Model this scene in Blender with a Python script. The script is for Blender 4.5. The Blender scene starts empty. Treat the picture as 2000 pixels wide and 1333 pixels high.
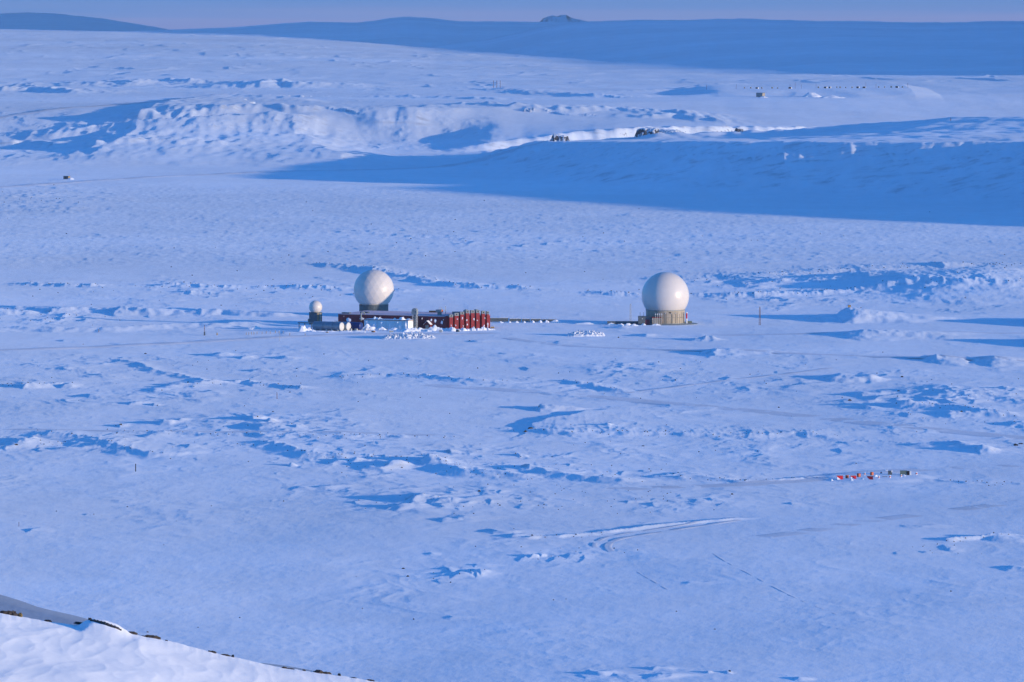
import bpy, bmesh, math, random
import numpy as np
from mathutils import Vector, Matrix

R = math.radians
sc = bpy.context.scene
# ------------------------------------------------------------ camera, sky, sun, exposure
CAMZ = 170.0
LENS = 200.0
FPX = LENS / 36.0 * 2000.0                     # focal length in photograph pixels
PITCH = math.atan(636.5 / FPX)
cam_d = bpy.data.cameras.new("camera"); cam = bpy.data.objects.new("camera", cam_d)
sc.collection.objects.link(cam)
cam.location = (0, 0, CAMZ); cam.rotation_euler = (R(90) - PITCH, 0, 0)
cam_d.lens = LENS; cam_d.sensor_width = 36.0; cam_d.clip_start = 1.0; cam_d.clip_end = 200000.0
sc.camera = cam

SUN_AZ, SUN_EL = 63.2, 4.55                     # degrees: right of the towards-camera direction, elevation
sd = Vector((math.sin(R(SUN_AZ)) * math.cos(R(SUN_EL)), -math.cos(R(SUN_AZ)) * math.cos(R(SUN_EL)), math.sin(R(SUN_EL))))
sun_d = bpy.data.lights.new("sun", 'SUN'); sun = bpy.data.objects.new("sun", sun_d)
sc.collection.objects.link(sun)
sun_d.energy = 5.0; sun_d.angle = R(0.5); sun_d.color = (1.0, 0.79, 0.56)
sun.rotation_euler = sd.to_track_quat('Z', 'Y').to_euler()

world = bpy.data.worlds.new("World"); sc.world = world; world.use_nodes = True
nt = world.node_tree; nt.nodes.clear()
out = nt.nodes.new("ShaderNodeOutputWorld"); bg = nt.nodes.new("ShaderNodeBackground")
sky = nt.nodes.new("ShaderNodeTexSky"); sky.sky_type = 'NISHITA'; sky.sun_disc = False
sky.sun_elevation = R(SUN_EL); sky.sun_rotation = math.atan2(sd.x, sd.y)
sky.air_density = 1.0; sky.dust_density = 0.3; sky.ozone_density = 4.0
bg.inputs[1].default_value = 0.15
# low sky of a dusk horizon: a pale mauve band under streaky blue cloud, blue overhead
tc = nt.nodes.new("ShaderNodeTexCoord"); sep = nt.nodes.new("ShaderNodeSeparateXYZ")
nt.links.new(tc.outputs['Generated'], sep.inputs[0])
mp = nt.nodes.new("ShaderNodeMapping"); mp.inputs['Scale'].default_value = (7, 7, 600)
nt.links.new(tc.outputs['Generated'], mp.inputs[0])
nz = nt.nodes.new("ShaderNodeTexNoise"); nz.inputs['Scale'].default_value = 1.0; nz.inputs['Detail'].default_value = 5
nt.links.new(mp.outputs[0], nz.inputs['Vector'])
mr = nt.nodes.new("ShaderNodeMath"); mr.operation = 'MULTIPLY_ADD'
nt.links.new(nz.outputs['Fac'], mr.inputs[0]); mr.inputs[1].default_value = 0.0065
nt.links.new(sep.outputs['Z'], mr.inputs[2])
ramp = nt.nodes.new("ShaderNodeValToRGB")
rm = nt.nodes.new("ShaderNodeMapRange"); rm.inputs[1].default_value = -0.003; rm.inputs[2].default_value = 0.02
nt.links.new(mr.outputs[0], rm.inputs[0]); nt.links.new(rm.outputs[0], ramp.inputs[0])
SKYC = [(0.0, (0.36,0.40,0.80)), (0.245, (0.42, 0.48, 0.90)), (0.28, (0.36, 0.47, 0.90)), (0.33, (0.26, 0.44, 0.92)), (0.42, (0.20, 0.42, 0.92)), (1.0, (0.10, 0.22, 0.56))]
el = ramp.color_ramp.elements
while len(el) < len(SKYC): el.new(0.5)
for e, (p, c) in zip(el, SKYC): e.position = p; e.color = (*c, 1)
lowbg = nt.nodes.new("ShaderNodeBackground"); nt.links.new(ramp.outputs[0], lowbg.inputs[0]); lowbg.inputs[1].default_value = 1.1
tint = nt.nodes.new("ShaderNodeMix"); tint.data_type = 'RGBA'; tint.blend_type = 'MULTIPLY'; tint.inputs[0].default_value = 1.0
nt.links.new(sky.outputs[0], tint.inputs[6]); tint.inputs[7].default_value = (0.66, 2.05, 3.12, 1)
nt.links.new(tint.outputs[2], bg.inputs[0])
mixw = nt.nodes.new("ShaderNodeMixShader")
mz = nt.nodes.new("ShaderNodeMapRange"); mz.inputs[1].default_value = 0.01; mz.inputs[2].default_value = 0.10
nt.links.new(sep.outputs['Z'], mz.inputs[0]); nt.links.new(mz.outputs[0], mixw.inputs[0])
nt.links.new(lowbg.outputs[0], mixw.inputs[1]); nt.links.new(bg.outputs[0], mixw.inputs[2])
nt.links.new(mixw.outputs[0], out.inputs[0])
TINT, LOWBG = tint, lowbg

sc.view_settings.view_transform = 'Standard'; sc.view_settings.look = 'None'
sc.view_settings.exposure = 0.14; sc.view_settings.gamma = 1.0

# ------------------------------------------------------------ pixel <-> world helpers (photograph pixels, 2000 wide)
def at(px, py, D):
    a = PITCH + math.atan((py - 666.5) / FPX)
    z = CAMZ - D * math.tan(a)
    depth = D * math.cos(PITCH) + (CAMZ - z) * math.sin(PITCH)
    return Vector(((px - 1000) / FPX * depth, D, z))
def on_base(px, py, z=0.0):
    a = PITCH + math.atan((py - 666.5) / FPX)
    D = (CAMZ - z) / math.tan(a)
    return at(px, py, D)
def pbase(y):                                   # photo row of the z = 0 plane at depth y (array)
    return 666.5 + FPX * np.tan(np.arctan2(CAMZ, y) - PITCH)
def pcol(x, y):
    return 1000 + FPX * x / (y * math.cos(PITCH) + CAMZ * math.sin(PITCH))

# ------------------------------------------------------------ noise

_rs = np.random.RandomState(11)
_perm = np.concatenate([_rs.permutation(256)] * 3).astype(np.int32)
_ga = _rs.rand(256) * 2 * np.pi
_gx, _gy = np.cos(_ga).astype(np.float32), np.sin(_ga).astype(np.float32)
def noise(x, y, seed=0):
    x = x + 31.37 + .413 * seed; y = y + 17.71 + .287 * seed
    xi = np.floor(x); yi = np.floor(y)
    fx = (x - xi).astype(np.float32); fy = (y - yi).astype(np.float32)
    xi = xi.astype(np.int64) + seed * 37; yi = yi.astype(np.int64) + seed * 91
    u = fx * fx * fx * (fx * (fx * 6 - 15) + 10); v = fy * fy * fy * (fy * (fy * 6 - 15) + 10)
    def g(a, b, dx, dy):
        h = _perm[_perm[a & 255] + (b & 255)]
        return _gx[h] * dx + _gy[h] * dy
    n00 = g(xi, yi, fx, fy); n10 = g(xi + 1, yi, fx - 1, fy)
    n01 = g(xi, yi + 1, fx, fy - 1); n11 = g(xi + 1, yi + 1, fx - 1, fy - 1)
    a = n00 + u * (n10 - n00); b = n01 + u * (n11 - n01)
    return (a + v * (b - a)) * 1.5
def fbm(x, y, oct=4, seed=0, gain=0.5):
    s = 0; a = 1.0
    for i in range(oct):
        s = s + a * noise(x, y, seed + i * 3); x = x * 2.03 + 7.1; y = y * 2.03 - 3.7; a *= gain
    return s
def ridged(x, y, oct=3, seed=0):
    s = 0; a = 1.0
    for i in range(oct):
        n = 1 - np.abs(noise(x, y, seed + i * 5)) * 1.6
        s = s + a * n * n; x = x * 2.1 + 3.3; y = y * 2.1 + 9.2; a *= 0.5
    return s
def sstep(a, b, x):
    t = np.clip((x - a) / (b - a), 0, 1)
    return t * t * (3 - 2 * t)

# ------------------------------------------------------------ terrain
# hill on the right: crest polyline (x, y, z)
CREST = [(41, 6720, 22), (44, 6560, 25), (60, 6400, 28), (112, 6200, 32), (150, 5980, 37), (212, 5720, 43), (330, 5570, 46), (480, 5450, 48), (700, 5180, 72), (870, 4560, 63),
         (1085, 4269, 63), (1700, 3900, 78), (3000, 3600, 95), (6000, 3300, 120)]
def poly_dist(x, y, pts):
    """signed distance (positive = right-hand/back side when walking left to right) and value along the line"""
    best = np.full(x.shape, 1e12); sgn = np.zeros(x.shape); val = np.zeros(x.shape); par = np.zeros(x.shape)
    n = len(pts) - 1
    for i in range(n):
        ax, ay = pts[i][:2]; bx, by = pts[i + 1][:2]
        dx, dy = bx - ax, by - ay; L2 = dx * dx + dy * dy
        t = ((x - ax) * dx + (y - ay) * dy) / L2
        tc_ = np.clip(t, 0, 1)
        ex = x - ax - tc_ * dx; ey = y - ay - tc_ * dy
        d = ex * ex + ey * ey
        m = d < best
        best = np.where(m, d, best)
        cr = dx * (y - ay) - dy * (x - ax)
        sgn = np.where(m, np.sign(cr), sgn)
        if len(pts[i]) > 2: val = np.where(m, pts[i][2] + tc_ * (pts[i + 1][2] - pts[i][2]), val)
        par = np.where(m, (i + tc_) / n, par)
    return np.sqrt(best), sgn, val, par

# mounds: (px, py, width px to the left, width px to the right, height m, depth m, sharpness)
MOUNDS = [
 (1665, 622, 50, 170, 6.0, 40, 0.7), (1610, 622, 60, 70, 3.5, 30, .8), (1700, 657, 170, 180, 4.6, 34, .8), (1378, 663, 26, 30, 2.6, 16, 0.5), (1362, 664, 20, 24, 1.6, 13, .5), (1392, 665, 20, 30, 1.2, 12, .5),
 (1400, 692, 60, 130, 3.2, 26, .7), (1830, 706, 36, 60, 3.6, 26, .6), (1930, 706, 60, 110, 4.0, 30, .7), (2070, 672, 110, 120, 6.5, 36, .8), (2040, 632, 60, 120, 6, 40, .8),
 (1640, 742, 60, 70, 3.6, 22, .8), (1700, 745, 60, 30, 2.6, 18, .8), (1680, 772, 34, 60, 2.3, 12, .7), (1850, 770, 120, 160, 2.4, 50, .9), (1760, 792, 50, 60, 1.5, 12, .8), (1860, 812, 60, 80, 2.0, 14, .8),
 (1960, 765, 40, 60, 2.0, 14, .7), (1880, 870, 70, 60, 2.2, 16, .8), (1915, 880, 20, 30, 2.2, 8, .6), (2000, 830, 60, 80, 2.0, 16, .8),
 (1065, 798, 14, 90, 3.0, 12, .55), (1000, 796, 18, 40, 1.0, 8, .7),
 (490, 822, 22, 30, 2.6, 10, .6), (520, 828, 22, 40, 1.8, 10, .6), (320, 828, 22, 26, 2.4, 10, .6), (350, 822, 10, 20, 1.2, 8, .6), (240, 832, 10, 14, 1.2, 6, .6),
 (520, 838, 30, 90, 1.4, 14, .8), (585, 838, 20, 20, 1.2, 6, .6), (570, 912, 9, 12, 1.9, 5, .5), (60, 757, 18, 50, 1.9, 12, .7), (125, 757, 16, 40, 1.9, 10, .7), (270, 791, 24, 34, 1.5, 8, .6), (310, 795, 10, 14, 1.2, 6, .6),
 (430, 694, 44, 30, 2.0, 12, .7), (480, 700, 34, 20, 1.6, 8, .7), (550, 702, 24, 26, 1.6, 8, .7), (330, 752, 28, 40, 1.6, 9, .7), (350, 757, 60, 50, 1.2, 12, .8), (500, 724, 20, 30, 1.4, 6, .7),
 (30, 870, 60, 70, 2.6, 20, .8), (60, 862, 30, 30, 1.8, 10, .6), (880, 888, 14, 22, 1.7, 6, .6), (840, 905, 26, 60, 4.0, 16, .9), (700, 905, 30, 50, 1.6, 10, .8), (760, 912, 30, 60, 1.6, 12, .8), (1015, 892, 6, 14, 1.2, 5, .6),
 (1030, 917, 16, 26, 2.2, 9, .6), (660, 905, 50, 40, 1.2, 10, .8), (800, 978, 34, 60, 2.8, 15, .7), (790, 992, 60, 40, 1.6, 10, .7), (860, 985, 30, 60, 1.2, 10, .7), (640, 950, 60, 60, .9, 10, .8), (590, 952, 50, 50, .7, 8, .8),
 (1030, 1089, 9, 12, 1.3, 4, .5), (1045, 1088, 6, 10, .9, 3, .5), (1330, 925, 40, 50, .8, 6, .8), (860, 1017, 20, 40, .8, 6, .7), (930, 1116, 18, 30, 1.0, 5, .7), (905, 1014, 60, 60, .8, 10, .8),
 (960, 1040, 40, 80, 1.1, 7, .8), (1000, 1048, 30, 60, .9, 6, .8), (1960, 1054, 60, 80, 1.5, 9, .8), (1990, 1112, 60, 60, 1.0, 6, .8), (1800, 1030, 60, 60, .6, 8, .8), (840, 1085, 16, 16, .5, 4, .7),
 (1170, 1318, 30, 40, .9, 4, .8), (1280, 1310, 24, 40, .8, 4, .8), (1380, 1318, 14, 20, .8, 3, .7), (1420, 1316, 10, 16, .7, 3, .6), (1560, 1330, 20, 30, .7, 3, .7), (1300, 1326, 60, 60, .8, 6, .9),
 (890, 1206, 30, 40, .35, 5, .8), (1190, 835, 12, 10, 1.6, 8, .6),
 (1930, 556, 620, 200, 10.0, 190, .8), (1500, 548, 170, 140, 3.0, 90, .8), (1700, 545, 150, 120, 3.0, 80, .8),
 # around the site
 (1260, 655, 40, 30, 1.6, 14, .8), (1225, 640, 60, 30, 1.6, 12, .8), (235, 612, 30, 90, 2.8, 22, .7), (110, 610, 40, 60, 3.0, 18, .8), (-30, 612, 50, 90, 4.0, 22, .8), (330, 608, 14, 60, 2.2, 16, .7), (400, 612, 14, 60, 2.0, 14, .7),
 (1100, 672, 60, 60, .8, 14, .8), (930, 668, 30, 80, .9, 12, .8), (1840, 520, 26, 50, 3.0, 40, .6),
]
# ridges with a serrated crest: (points in photo px on the base plane, height, width on the lower/left side m, width on the other side m, wobble)
RIDGES = [
 ([(1032, 842), (1100, 847), (1200, 849), (1330, 850), (1450, 853), (1560, 851), (1640, 857)], 1.25, 12, 70, .7),
 ([(1032, 842), (1060, 826), (1120, 812), (1190, 803), (1240, 798)], 1.3, 70, 8, .3),
 ([(90, 843), (180, 862), (245, 882), (300, 892), (340, 896)], 1.7, 16, 34, .4),
 ([(200, 845), (330, 848), (480, 852), (620, 858), (900, 856)], .8, 8, 14, .9),
 ([(510, 866), (560, 878), (600, 893), (680, 901)], 1.5, 14, 20, .6),
 ([(1020, 917), (1080, 930), (1150, 938), (1240, 944)], 1.8, 12, 22, .3),
 ([(840, 908), (900, 922), (960, 930), (1060, 938)], 1.7, 12, 20, .4),
 ([(230, 700), (300, 722), (400, 744), (470, 752)], .9, 8, 9, .3),
 ([(-40, 604), (200, 609), (420, 613), (600, 617)], 2.6, 14, 30, .1),
 ([(-40, 641), (180, 644), (380, 636), (570, 634)], 2.4, 26, 20, .1),
 ([(1345, 548), (1450, 540), (1560, 535), (1680, 526), (1850, 519), (2040, 520)], 1.7, 40, 90, .8),
 ([(1130, 572), (1300, 578), (1500, 578), (1760, 566), (2030, 572)], 2.2, 22, 40, 1.0),
 ([(300, 560), (440, 563), (560, 562), (680, 567)], 2.4, 20, 30, 1.0),
 ([(20, 556), (150, 560), (205, 562)], 2.2, 18, 26, .9),
 ([(600, 516), (700, 524), (900, 560), (1060, 568)], 1.8, 18, 30, 1.0),
 ([(1150, 1045), (1260, 1032), (1380, 1020), (1470, 1012)], .9, 4, 3, .1),
 ([(980, 1054), (1100, 1052), (1180, 1046)], .8, 4, 5, .4),
 ([(1300, 935), (1450, 941), (1640, 928)], .8, 5, 6, .4),
 ([(640, 890), (760, 897), (900, 914)], 1.0, 8, 12, .9),
 ([(1740, 790), (1880, 802), (1990, 818)], 1.8, 12, 20, .6),
 ([(1780, 868), (1880, 874), (1960, 882)], 1.6, 14, 10, .3),
 ([(0, 752), (60, 756), (160, 752)], 1.2, 12, 14, .8),
 ([(360, 752), (470, 744), (540, 752), (600, 764)], 1.4, 9, 12, .9),
 ([(640, 738), (760, 734), (880, 742), (980, 750)], 1.0, 9, 12, .7),
 ([(1100, 745), (1160, 752), (1220, 768)], 1.0, 8, 12, .8),
 ([(1640, 940), (1760, 934), (1900, 940), (2020, 944)], .6, 5, 6, .6),
 ([(1840, 1058), (1920, 1052), (2030, 1046)], 1.3, 6, 6, .7),
]
FAR_RIDGES = [   # (points px,py), base z, height, near width, far width, wobble
 ([(150, 262), (230, 240), (330, 218), (430, 202), (500, 203), (560, 207), (650, 218)], 38, 7, 300, 62, .2),
 ([(690, 222), (780, 222), (860, 214), (960, 212)], 42, 3.0, 50, 260, .5),
 ([(300, 268), (420, 262), (520, 260), (620, 262)], 14, 5, 40, 130, .6),
 ([(100, 285), (210, 276), (330, 272)], 8, 5, 40, 110, .6),
 ([(-40, 297), (60, 296), (130, 301)], 4, 8, 45, 130, .2),
 ([(160, 304), (300, 303), (470, 300)], 2, 3.5, 35, 90, .8),
 ([(500, 282), (560, 283), (620, 297), (665, 310), (692, 323)], 2, 11, 420, 85, .08),
 ([(860, 268), (930, 262), (985, 290)], 14, 2.0, 70, 80, .3),
 ([(230, 152), (300, 146), (400, 149)], 62, 7, 70, 350, .5), ([(500, 160), (540, 154), (590, 160)], 58, 9, 60, 200, .4),
 ([(0, 172), (60, 168), (170, 176)], 52, 6, 50, 160, .8), ([(960, 176), (1040, 184), (1180, 190), (1320, 188)], 45, 4, 60, 160, .5),
 ([(820, 205), (940, 208), (1060, 212), (1200, 208), (1350, 212)], 44, 4, 40, 120, .9), ([(1260, 222), (1330, 216), (1420, 226)], 40, 4, 40, 90, .7),
 ([(700, 190), (860, 192), (1000, 196)], 45, 3, 50, 140, .8), ([(1180, 182), (1330, 178), (1480, 176)], 45, 3, 50, 120, .4)]
# rough ground: (px, py, rx, ry, strength) on the base plane; elsewhere the snow is smoothly wind-packed
ROUGH = [(1650, 560, 420, 42, 1.0), (500, 570, 520, 30, .6), (350, 740, 430, 60, .65), (1300, 740, 420, 50, .55), (1850, 790, 220, 60, 1.0), (1300, 860, 400, 50, .5),
 (850, 905, 330, 32, 1.0), (950, 980, 300, 30, .9), (1250, 975, 220, 26, .7), (60, 870, 160, 26, .8), (520, 850, 300, 40, .7), (1250, 1330, 150, 14, .8), (40, 390, 180, 36, .9), (900, 470, 900, 60, .35),
 (1850, 1075, 170, 14, .4), (900, 1120, 70, 14, .7), (1250, 1180, 900, 80, .1), (300, 1000, 300, 50, .2), (130, 620, 200, 14, .8), (1110, 1080, 180, 24, .5), (1250, 930, 200, 16, .6)]

_r = random.Random(5)
for (cx, cy, rx, ry, s_) in ROUGH:
    for _k in range(int(12 * s_)):
        px_, py_ = cx + _r.gauss(0, rx * .5), cy + _r.gauss(0, ry * .5)
        if 380 < py_ < 1330 and not (560 < px_ < 1400 and 595 < py_ < 665):
            f_ = (py_ - 30) / 800.0
            w_ = _r.uniform(6, 26); MOUNDS.append((px_, py_, w_ * _r.uniform(.4, 1), w_ * _r.uniform(1.6, 3.2), _r.uniform(.25, .75) / max(f_, .7), _r.uniform(4, 12) / f_, .7))

def _sm(f):
    return lambda px: sum(f(px + o) for o in (-120, -80, -40, 0, 40, 80, 120)) / 7
def D_bank(px):                                # foot of the far upper plain as a function of photo column
    return np.interp(px, [-3000, 0, 200, 330, 430, 540, 600, 690, 860, 1000, 1085, 1240, 1400, 1640, 2000, 2600, 6000],
                         [5900, 6150, 6350, 6500, 6700, 6920, 6985, 6990, 6995, 7080, 7140, 7220, 7320, 7440, 8000, 8600, 9000])
def W_bank(px):
    return np.interp(px, [-3000, 0, 200, 330, 430, 540, 600, 690, 860, 1000, 1300, 2600],
                         [1800, 1650, 1350, 1080, 880, 640, 570, 545, 550, 650, 1000, 1300])
def A_bank(px):
    return np.interp(px, [900, 980, 1040, 1085, 1130, 1240, 1400, 1640, 2600], [0, 8, 16, 20, 22, 27, 26, 20, 15])

D_bank = _sm(D_bank); W_bank = _sm(W_bank); A_bank = _sm(A_bank)
def height(x, y):
    x = np.asarray(x, dtype=np.float64); y = np.asarray(y, dtype=np.float64)
    px = pcol(x, y); pb = pbase(y)
    sc_y = y / 3000.0                                   # features grow with distance, like the ones one can tell apart
    # --- broad relief
    near = 1 - sstep(4300, 5200, y)
    z = 0.9 * fbm(x / 230, y / 330, 3, 1)
    z = z * (1 - 0.5 * sstep(7000, 9000, y))
    # --- roughness mask
    rm_ = np.zeros(x.shape)
    for (cx, cy, rx, ry, s) in ROUGH:
        q = ((px - cx) / rx) ** 2 + ((pb - cy) / ry) ** 2
        rm_ = np.maximum(rm_, s * np.exp(-q * 1.2))
    rm_ = np.maximum(rm_, .45 * sstep(195, 215, pb) * (1 - sstep(300, 325, pb)) * (1 - sstep(860, 1010, px)))
    patch = sstep(-.15, .55, fbm(x / 60, y / 110, 3, 21))
    rm_ = rm_ * (1 - .25 * sstep(930, 1010, pb))
    calm = 1 - .55 * sstep(930, 1030, pb)
    rough = rm_ * patch
    patch2 = .35 + .65 * sstep(-.4, .5, fbm(x / 35, y / 90, 3, 23))
    r1 = ridged(x / 26 + .4 * noise(x / 14, y / 14, 8), y / 34, 2, 31)
    z = z + rough * (0.52 * r1 + 0.35 * fbm(x / 9, y / 15, 2, 41))
    z = z + 0.10 * (0.3 * calm + rm_) * fbm(x / 17, y / 26, 2, 47) + (0.015 * calm + .05 * rough) * fbm(x / 5.0, y / 9.0, 2, 51) * (1 - sstep(6500, 8000, y))
    z = z + (.075 * calm + .15 * rm_) * ridged(x / 11 + .5 * noise(x / 9, y / 9, 57), y / 17, 2, 55) * patch2
    z = z + (.17 * calm + .55 * rm_) * ridged(x / 44 + .6 * noise(x / 30, y / 50, 58), y / 52 + .3 * noise(x / 20, y / 30, 59), 3, 56) * (.3 + .7 * patch)
    band = sstep(345, 380, pb) * (1 - sstep(500, 540, pb))
    z = z + band * (0.17 * ridged(x / 19, y / 42, 2, 61) + .13 * fbm(x / 7, y / 19, 2, 63))
    # --- photo-placed mounds and ridges, with warped outlines
    wx = x + sc_y * (4.0 * noise(x / 17, y / 30, 71) + 1.6 * noise(x / 5, y / 9, 72))
    wy = y + sc_y * (10.0 * noise(x / 23, y / 40, 73) + 4.0 * noise(x / 6, y / 10, 74))
    for (cx, cy, wl, wr, h, dep, sh) in MOUNDS:
        p = on_base(cx, cy); k = p.y / FPX
        m = (np.abs(x - p.x) < (wl + wr) * k * 1.3 + 20) & (np.abs(y - p.y) < dep * 2.6 + 25)
        if not m.any(): continue
        u = (wx[m] - p.x); u = np.where(u < 0, u / (wl * k * .62), u / (wr * k * 1.35))
        v = (wy[m] - p.y) / (dep * 1.35)
        r = np.sqrt(u * u + v * v) * (1 + .30 * noise(u * 1.6 + cx, v * 1.6 + cy, 83))
        q = np.clip(1 - r, 0, 1); h = h * (.74 if h < 5 else 1)
        q = q * q * (3 - 2 * q) * .5 + q * .42
        z[m] += q * (h * .95 + min(h, 1.5) * .22 * (ridged(x[m] / 8, y[m] / 13, 2, 81) - .6))
    for (pts, h, wl, wr, wob) in RIDGES:
        P = [tuple(on_base(a, b))[:2] for a, b in pts]
        xs = [p[0] for p in P]; ys = [p[1] for p in P]
        mg = max(wl, wr) * 1.5 + 30
        m = (x > min(xs) - mg) & (x < max(xs) + mg) & (y > min(ys) - mg) & (y < max(ys) + mg)
        if not m.any(): continue
        d, s, _, par = poly_dist(wx[m], wy[m], P)
        ends = np.minimum(sstep(0, .12, par), 1 - sstep(.86, 1.0, par)) if True else 1
        hh = .82 * h * (1 + wob * (.22 * (ridged(x[m] / 6.1, y[m] / 70, 2, 91) - .7) + .5 * noise(x[m] / 26, y[m] / 60, 92) + .5 * noise(x[m] / 71, y[m] / 60, 93))) * (.25 + .75 * ends)
        z[m] += np.clip(hh, 0, None) * np.where(s < 0, np.clip(1 - d / wl, 0, 1) ** 1.25, np.clip(1 - d / wr, 0, 1) ** 1.6)
    # --- level pads under the site
    for (cx, cy, rx, ry) in [(790, 634, 215, 16), (1299, 632, 78, 13), (1090, 627, 200, 5), (1710, 931, 100, 9)]:
        q = np.sqrt(((px - cx) / rx) ** 2 + ((pb - cy) / ry) ** 2)
        w = 1 - sstep(.85, 1.25, q)
        z = z * (1 - w)
    # --- the hill on the right
    wobx = x + 9 * noise(x / 40, y / 40, 101) + 4 * noise(x / 14, y / 20, 102); woby = y + 14 * noise(x / 50, y / 50, 103) + 5 * noise(x / 15, y / 15, 104)
    fade = sstep(2000, 3200, np.hypot(x, y))
    m = (x > -500) & (y > 2500) & (y < 7600)
    if m.any():
        d, s, cz, par = poly_dist(wobx[m], woby[m], CREST)
        front = s < 0
        gl = 3.5 * noise(x[m] / 18, y[m] / 90, 111) + 2.0 * noise(x[m] / 7, y[m] / 50, 112)     # gullies down the face
        dn = np.interp(y[m], [5400, 6000], [.27, .24])
        dn = np.where((par <= 0) & (d < 22), 1.1, dn)
        face = cz - np.where((par <= 0) & (d >= 22), 24.2 - 5.3, 0) - np.maximum(d - np.where(par <= 0, 0, 6), 0) * dn + gl * np.exp(-((d - 45) / 40) ** 2) * .5
        face = np.where(face < 7, 7 * np.exp((face - 7) / 7.0), face)                         # concave foot
        xx, yy = x[m], y[m]
        zl = np.interp(yy, [5700, 6600], [44, 27.5]); zr = np.interp(yy, [5450, 6300], [49, 58])
        zp = zl + (zr - zl) * sstep(230, 600, xx) + 8 * sstep(560, 900, xx)
        zp = zp + 6.5 * np.exp(-((yy - 6650) / 70) ** 2) * sstep(138, 160, xx) * (1 - sstep(260, 440, xx)) * (1 + .5 * noise(xx / 22, yy / 60, 125))
        back = cz + (zp - cz) * sstep(0, 160, d) + 1.0 * fbm(xx / 50, yy / 110, 3, 121)
        yb = np.interp(xx, [44, 150, 300, 420, 560, 900, 3000], [6600, 6770, 6790, 6700, 6350, 6200, 6000]) + 30 * noise(xx / 25, yy / 200, 127)
        back = back - .7 * np.maximum(yy - yb, 0)
        zz = np.where(front | (par <= 0), face, back)
        z[m] = z[m] * (1 - .6 * (zz > 7)) + np.maximum(zz, 0)
    # --- the second rocky knoll behind the spur and uneven rim
    # --- river valley and the upper plain behind it
    Df = D_bank(px) + (90 - 75 * sstep(300, 500, px)) * noise(x / 210, y / 900, 131) * sstep(0, 1, (1000 - px) / 100) + 14 * noise(x / 40, y / 900, 132)
    Wb = W_bank(px); A = A_bank(px)
    t = np.clip((y - Df) / Wb, 0, 1.0)
    lw = 1 - sstep(860, 1000, px)
    prof = t + (0.5 * t ** 1.2 + 0.5 * sstep(.45, 1, t) - t) * lw
    bank = np.clip((y - Df) / 40, 0, 1) + (y > Df) * (y < Df + 70) * .10 * noise(x / 14, y / 30, 137) * np.sin(np.pi * np.clip((y - Df) / 70, 0, 1))
    zu = A * np.where(y > Df, bank, 0) + (45 - A) * prof
    rb = fbm(x / 45, y / 160, 3, 141)
    bell = np.sin(np.pi * t)
    zu = zu + (.25 + .55 * lw) * rb * bell ** 0.7 + (.15 + .45 * patch) * ridged(x / 24, y / 120, 2, 145) * bell * lw * .8
    z = z + zu
    for (pts, zb, h, wl, wr, wob) in FAR_RIDGES:
        P = [tuple(on_base(a, b, zb))[:2] for a, b in pts]
        xs = [p[0] for p in P]; ys = [p[1] for p in P]; mg = max(wl, wr) * 1.5 + 60
        m = (x > min(xs) - mg) & (x < max(xs) + mg) & (y > min(ys) - mg) & (y < max(ys) + mg)
        if not m.any(): continue
        X_ = x[m] + 14 * noise(x[m] / 60, y[m] / 160, 171) + 5 * noise(x[m] / 16, y[m] / 60, 172); Y_ = y[m] + 26 * noise(x[m] / 70, y[m] / 160, 173) + 8 * noise(x[m] / 18, y[m] / 50, 174)
        d, s, _, par = poly_dist(X_, Y_, P)
        ends = np.minimum(sstep(0, .15, par), 1 - sstep(.80, 1.0, par))
        hh = np.clip(h * (1 + wob * (.7 * noise(x[m] / 30, y[m] / 200, 175) + .5 * noise(x[m] / 12, y[m] / 90, 176))) * ends, 0, None)
        z[m] += hh * np.where(s < 0, np.clip(1 - d / wl, 0, 1) ** 1.2, np.clip(1 - d / wr, 0, 1) ** 1.5)
    # --- plain rising to the left skyline, the drop behind it, then the long dark hill
    De = np.interp(px, [0, 500, 850, 1150, 1600, 2000, 2600], [20500, 19300, 18000, 15500, 12000, 11750, 11600])
    Ze = np.interp(px, [-600, 0, 500, 850, 1150], [123, 120, 104, 65, 45])
    tt = np.clip((y - 11000) / np.maximum(De - 11000, 600), 0, 1)
    z = z + (Ze - 45) * tt ** 1.25
    z = z - np.minimum(.05 * np.clip(y - De, 0, None), Ze + 5)
    yc = np.interp(px, [560, 700, 850, 950, 1000, 1060, 1120, 1250, 1400, 1700, 1800, 2000, 2300, 3000], [160, 120, 90, 77, 66, 52, 44.5, 39, 38, 42.5, 44, 41, 38, 20])
    zc = CAMZ - (yc - 30) * 23000 / FPX
    th = np.clip((y - De - 2500) / (23000 - De - 2500), 0, 1)
    z = z + (zc + 5) * (0.25 * th + .75 * sstep(0.05, 1.05, th)) * (y > De) * (y <= 30000)
    z = z - .08 * np.clip(y - 23000, 0, None)
    # the gravel berm of the antenna field
    bx = sstep(1290, 1420, px) * (1 - np.clip((px - 1792 + .035 * (y - 8560) + 3 * noise(x / 20, y / 50, 161)) / 56, 0, 1))
    z = z + 9.5 * bx * sstep(8560, 8980, y + 60 * noise(x / 60, y / 200, 163)) * (1 - sstep(9500, 9800, y))
    far = sstep(8000, 10500, y)
    z = z + far * 2.4 * ridged(x / 190 + .5 * noise(x / 90, y / 500, 158), y / 620, 2, 157) * (.4 + .6 * sstep(-.3, .5, noise(x / 500, y / 1600, 159)))
    z = z + far * (2.6 * fbm(x / 420, y / 1500, 3, 151) + .8 * fbm(x / 90, y / 380, 2, 155))
    return z

def h1(x, y): return float(height(np.array([x]), np.array([y]))[0])

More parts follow.
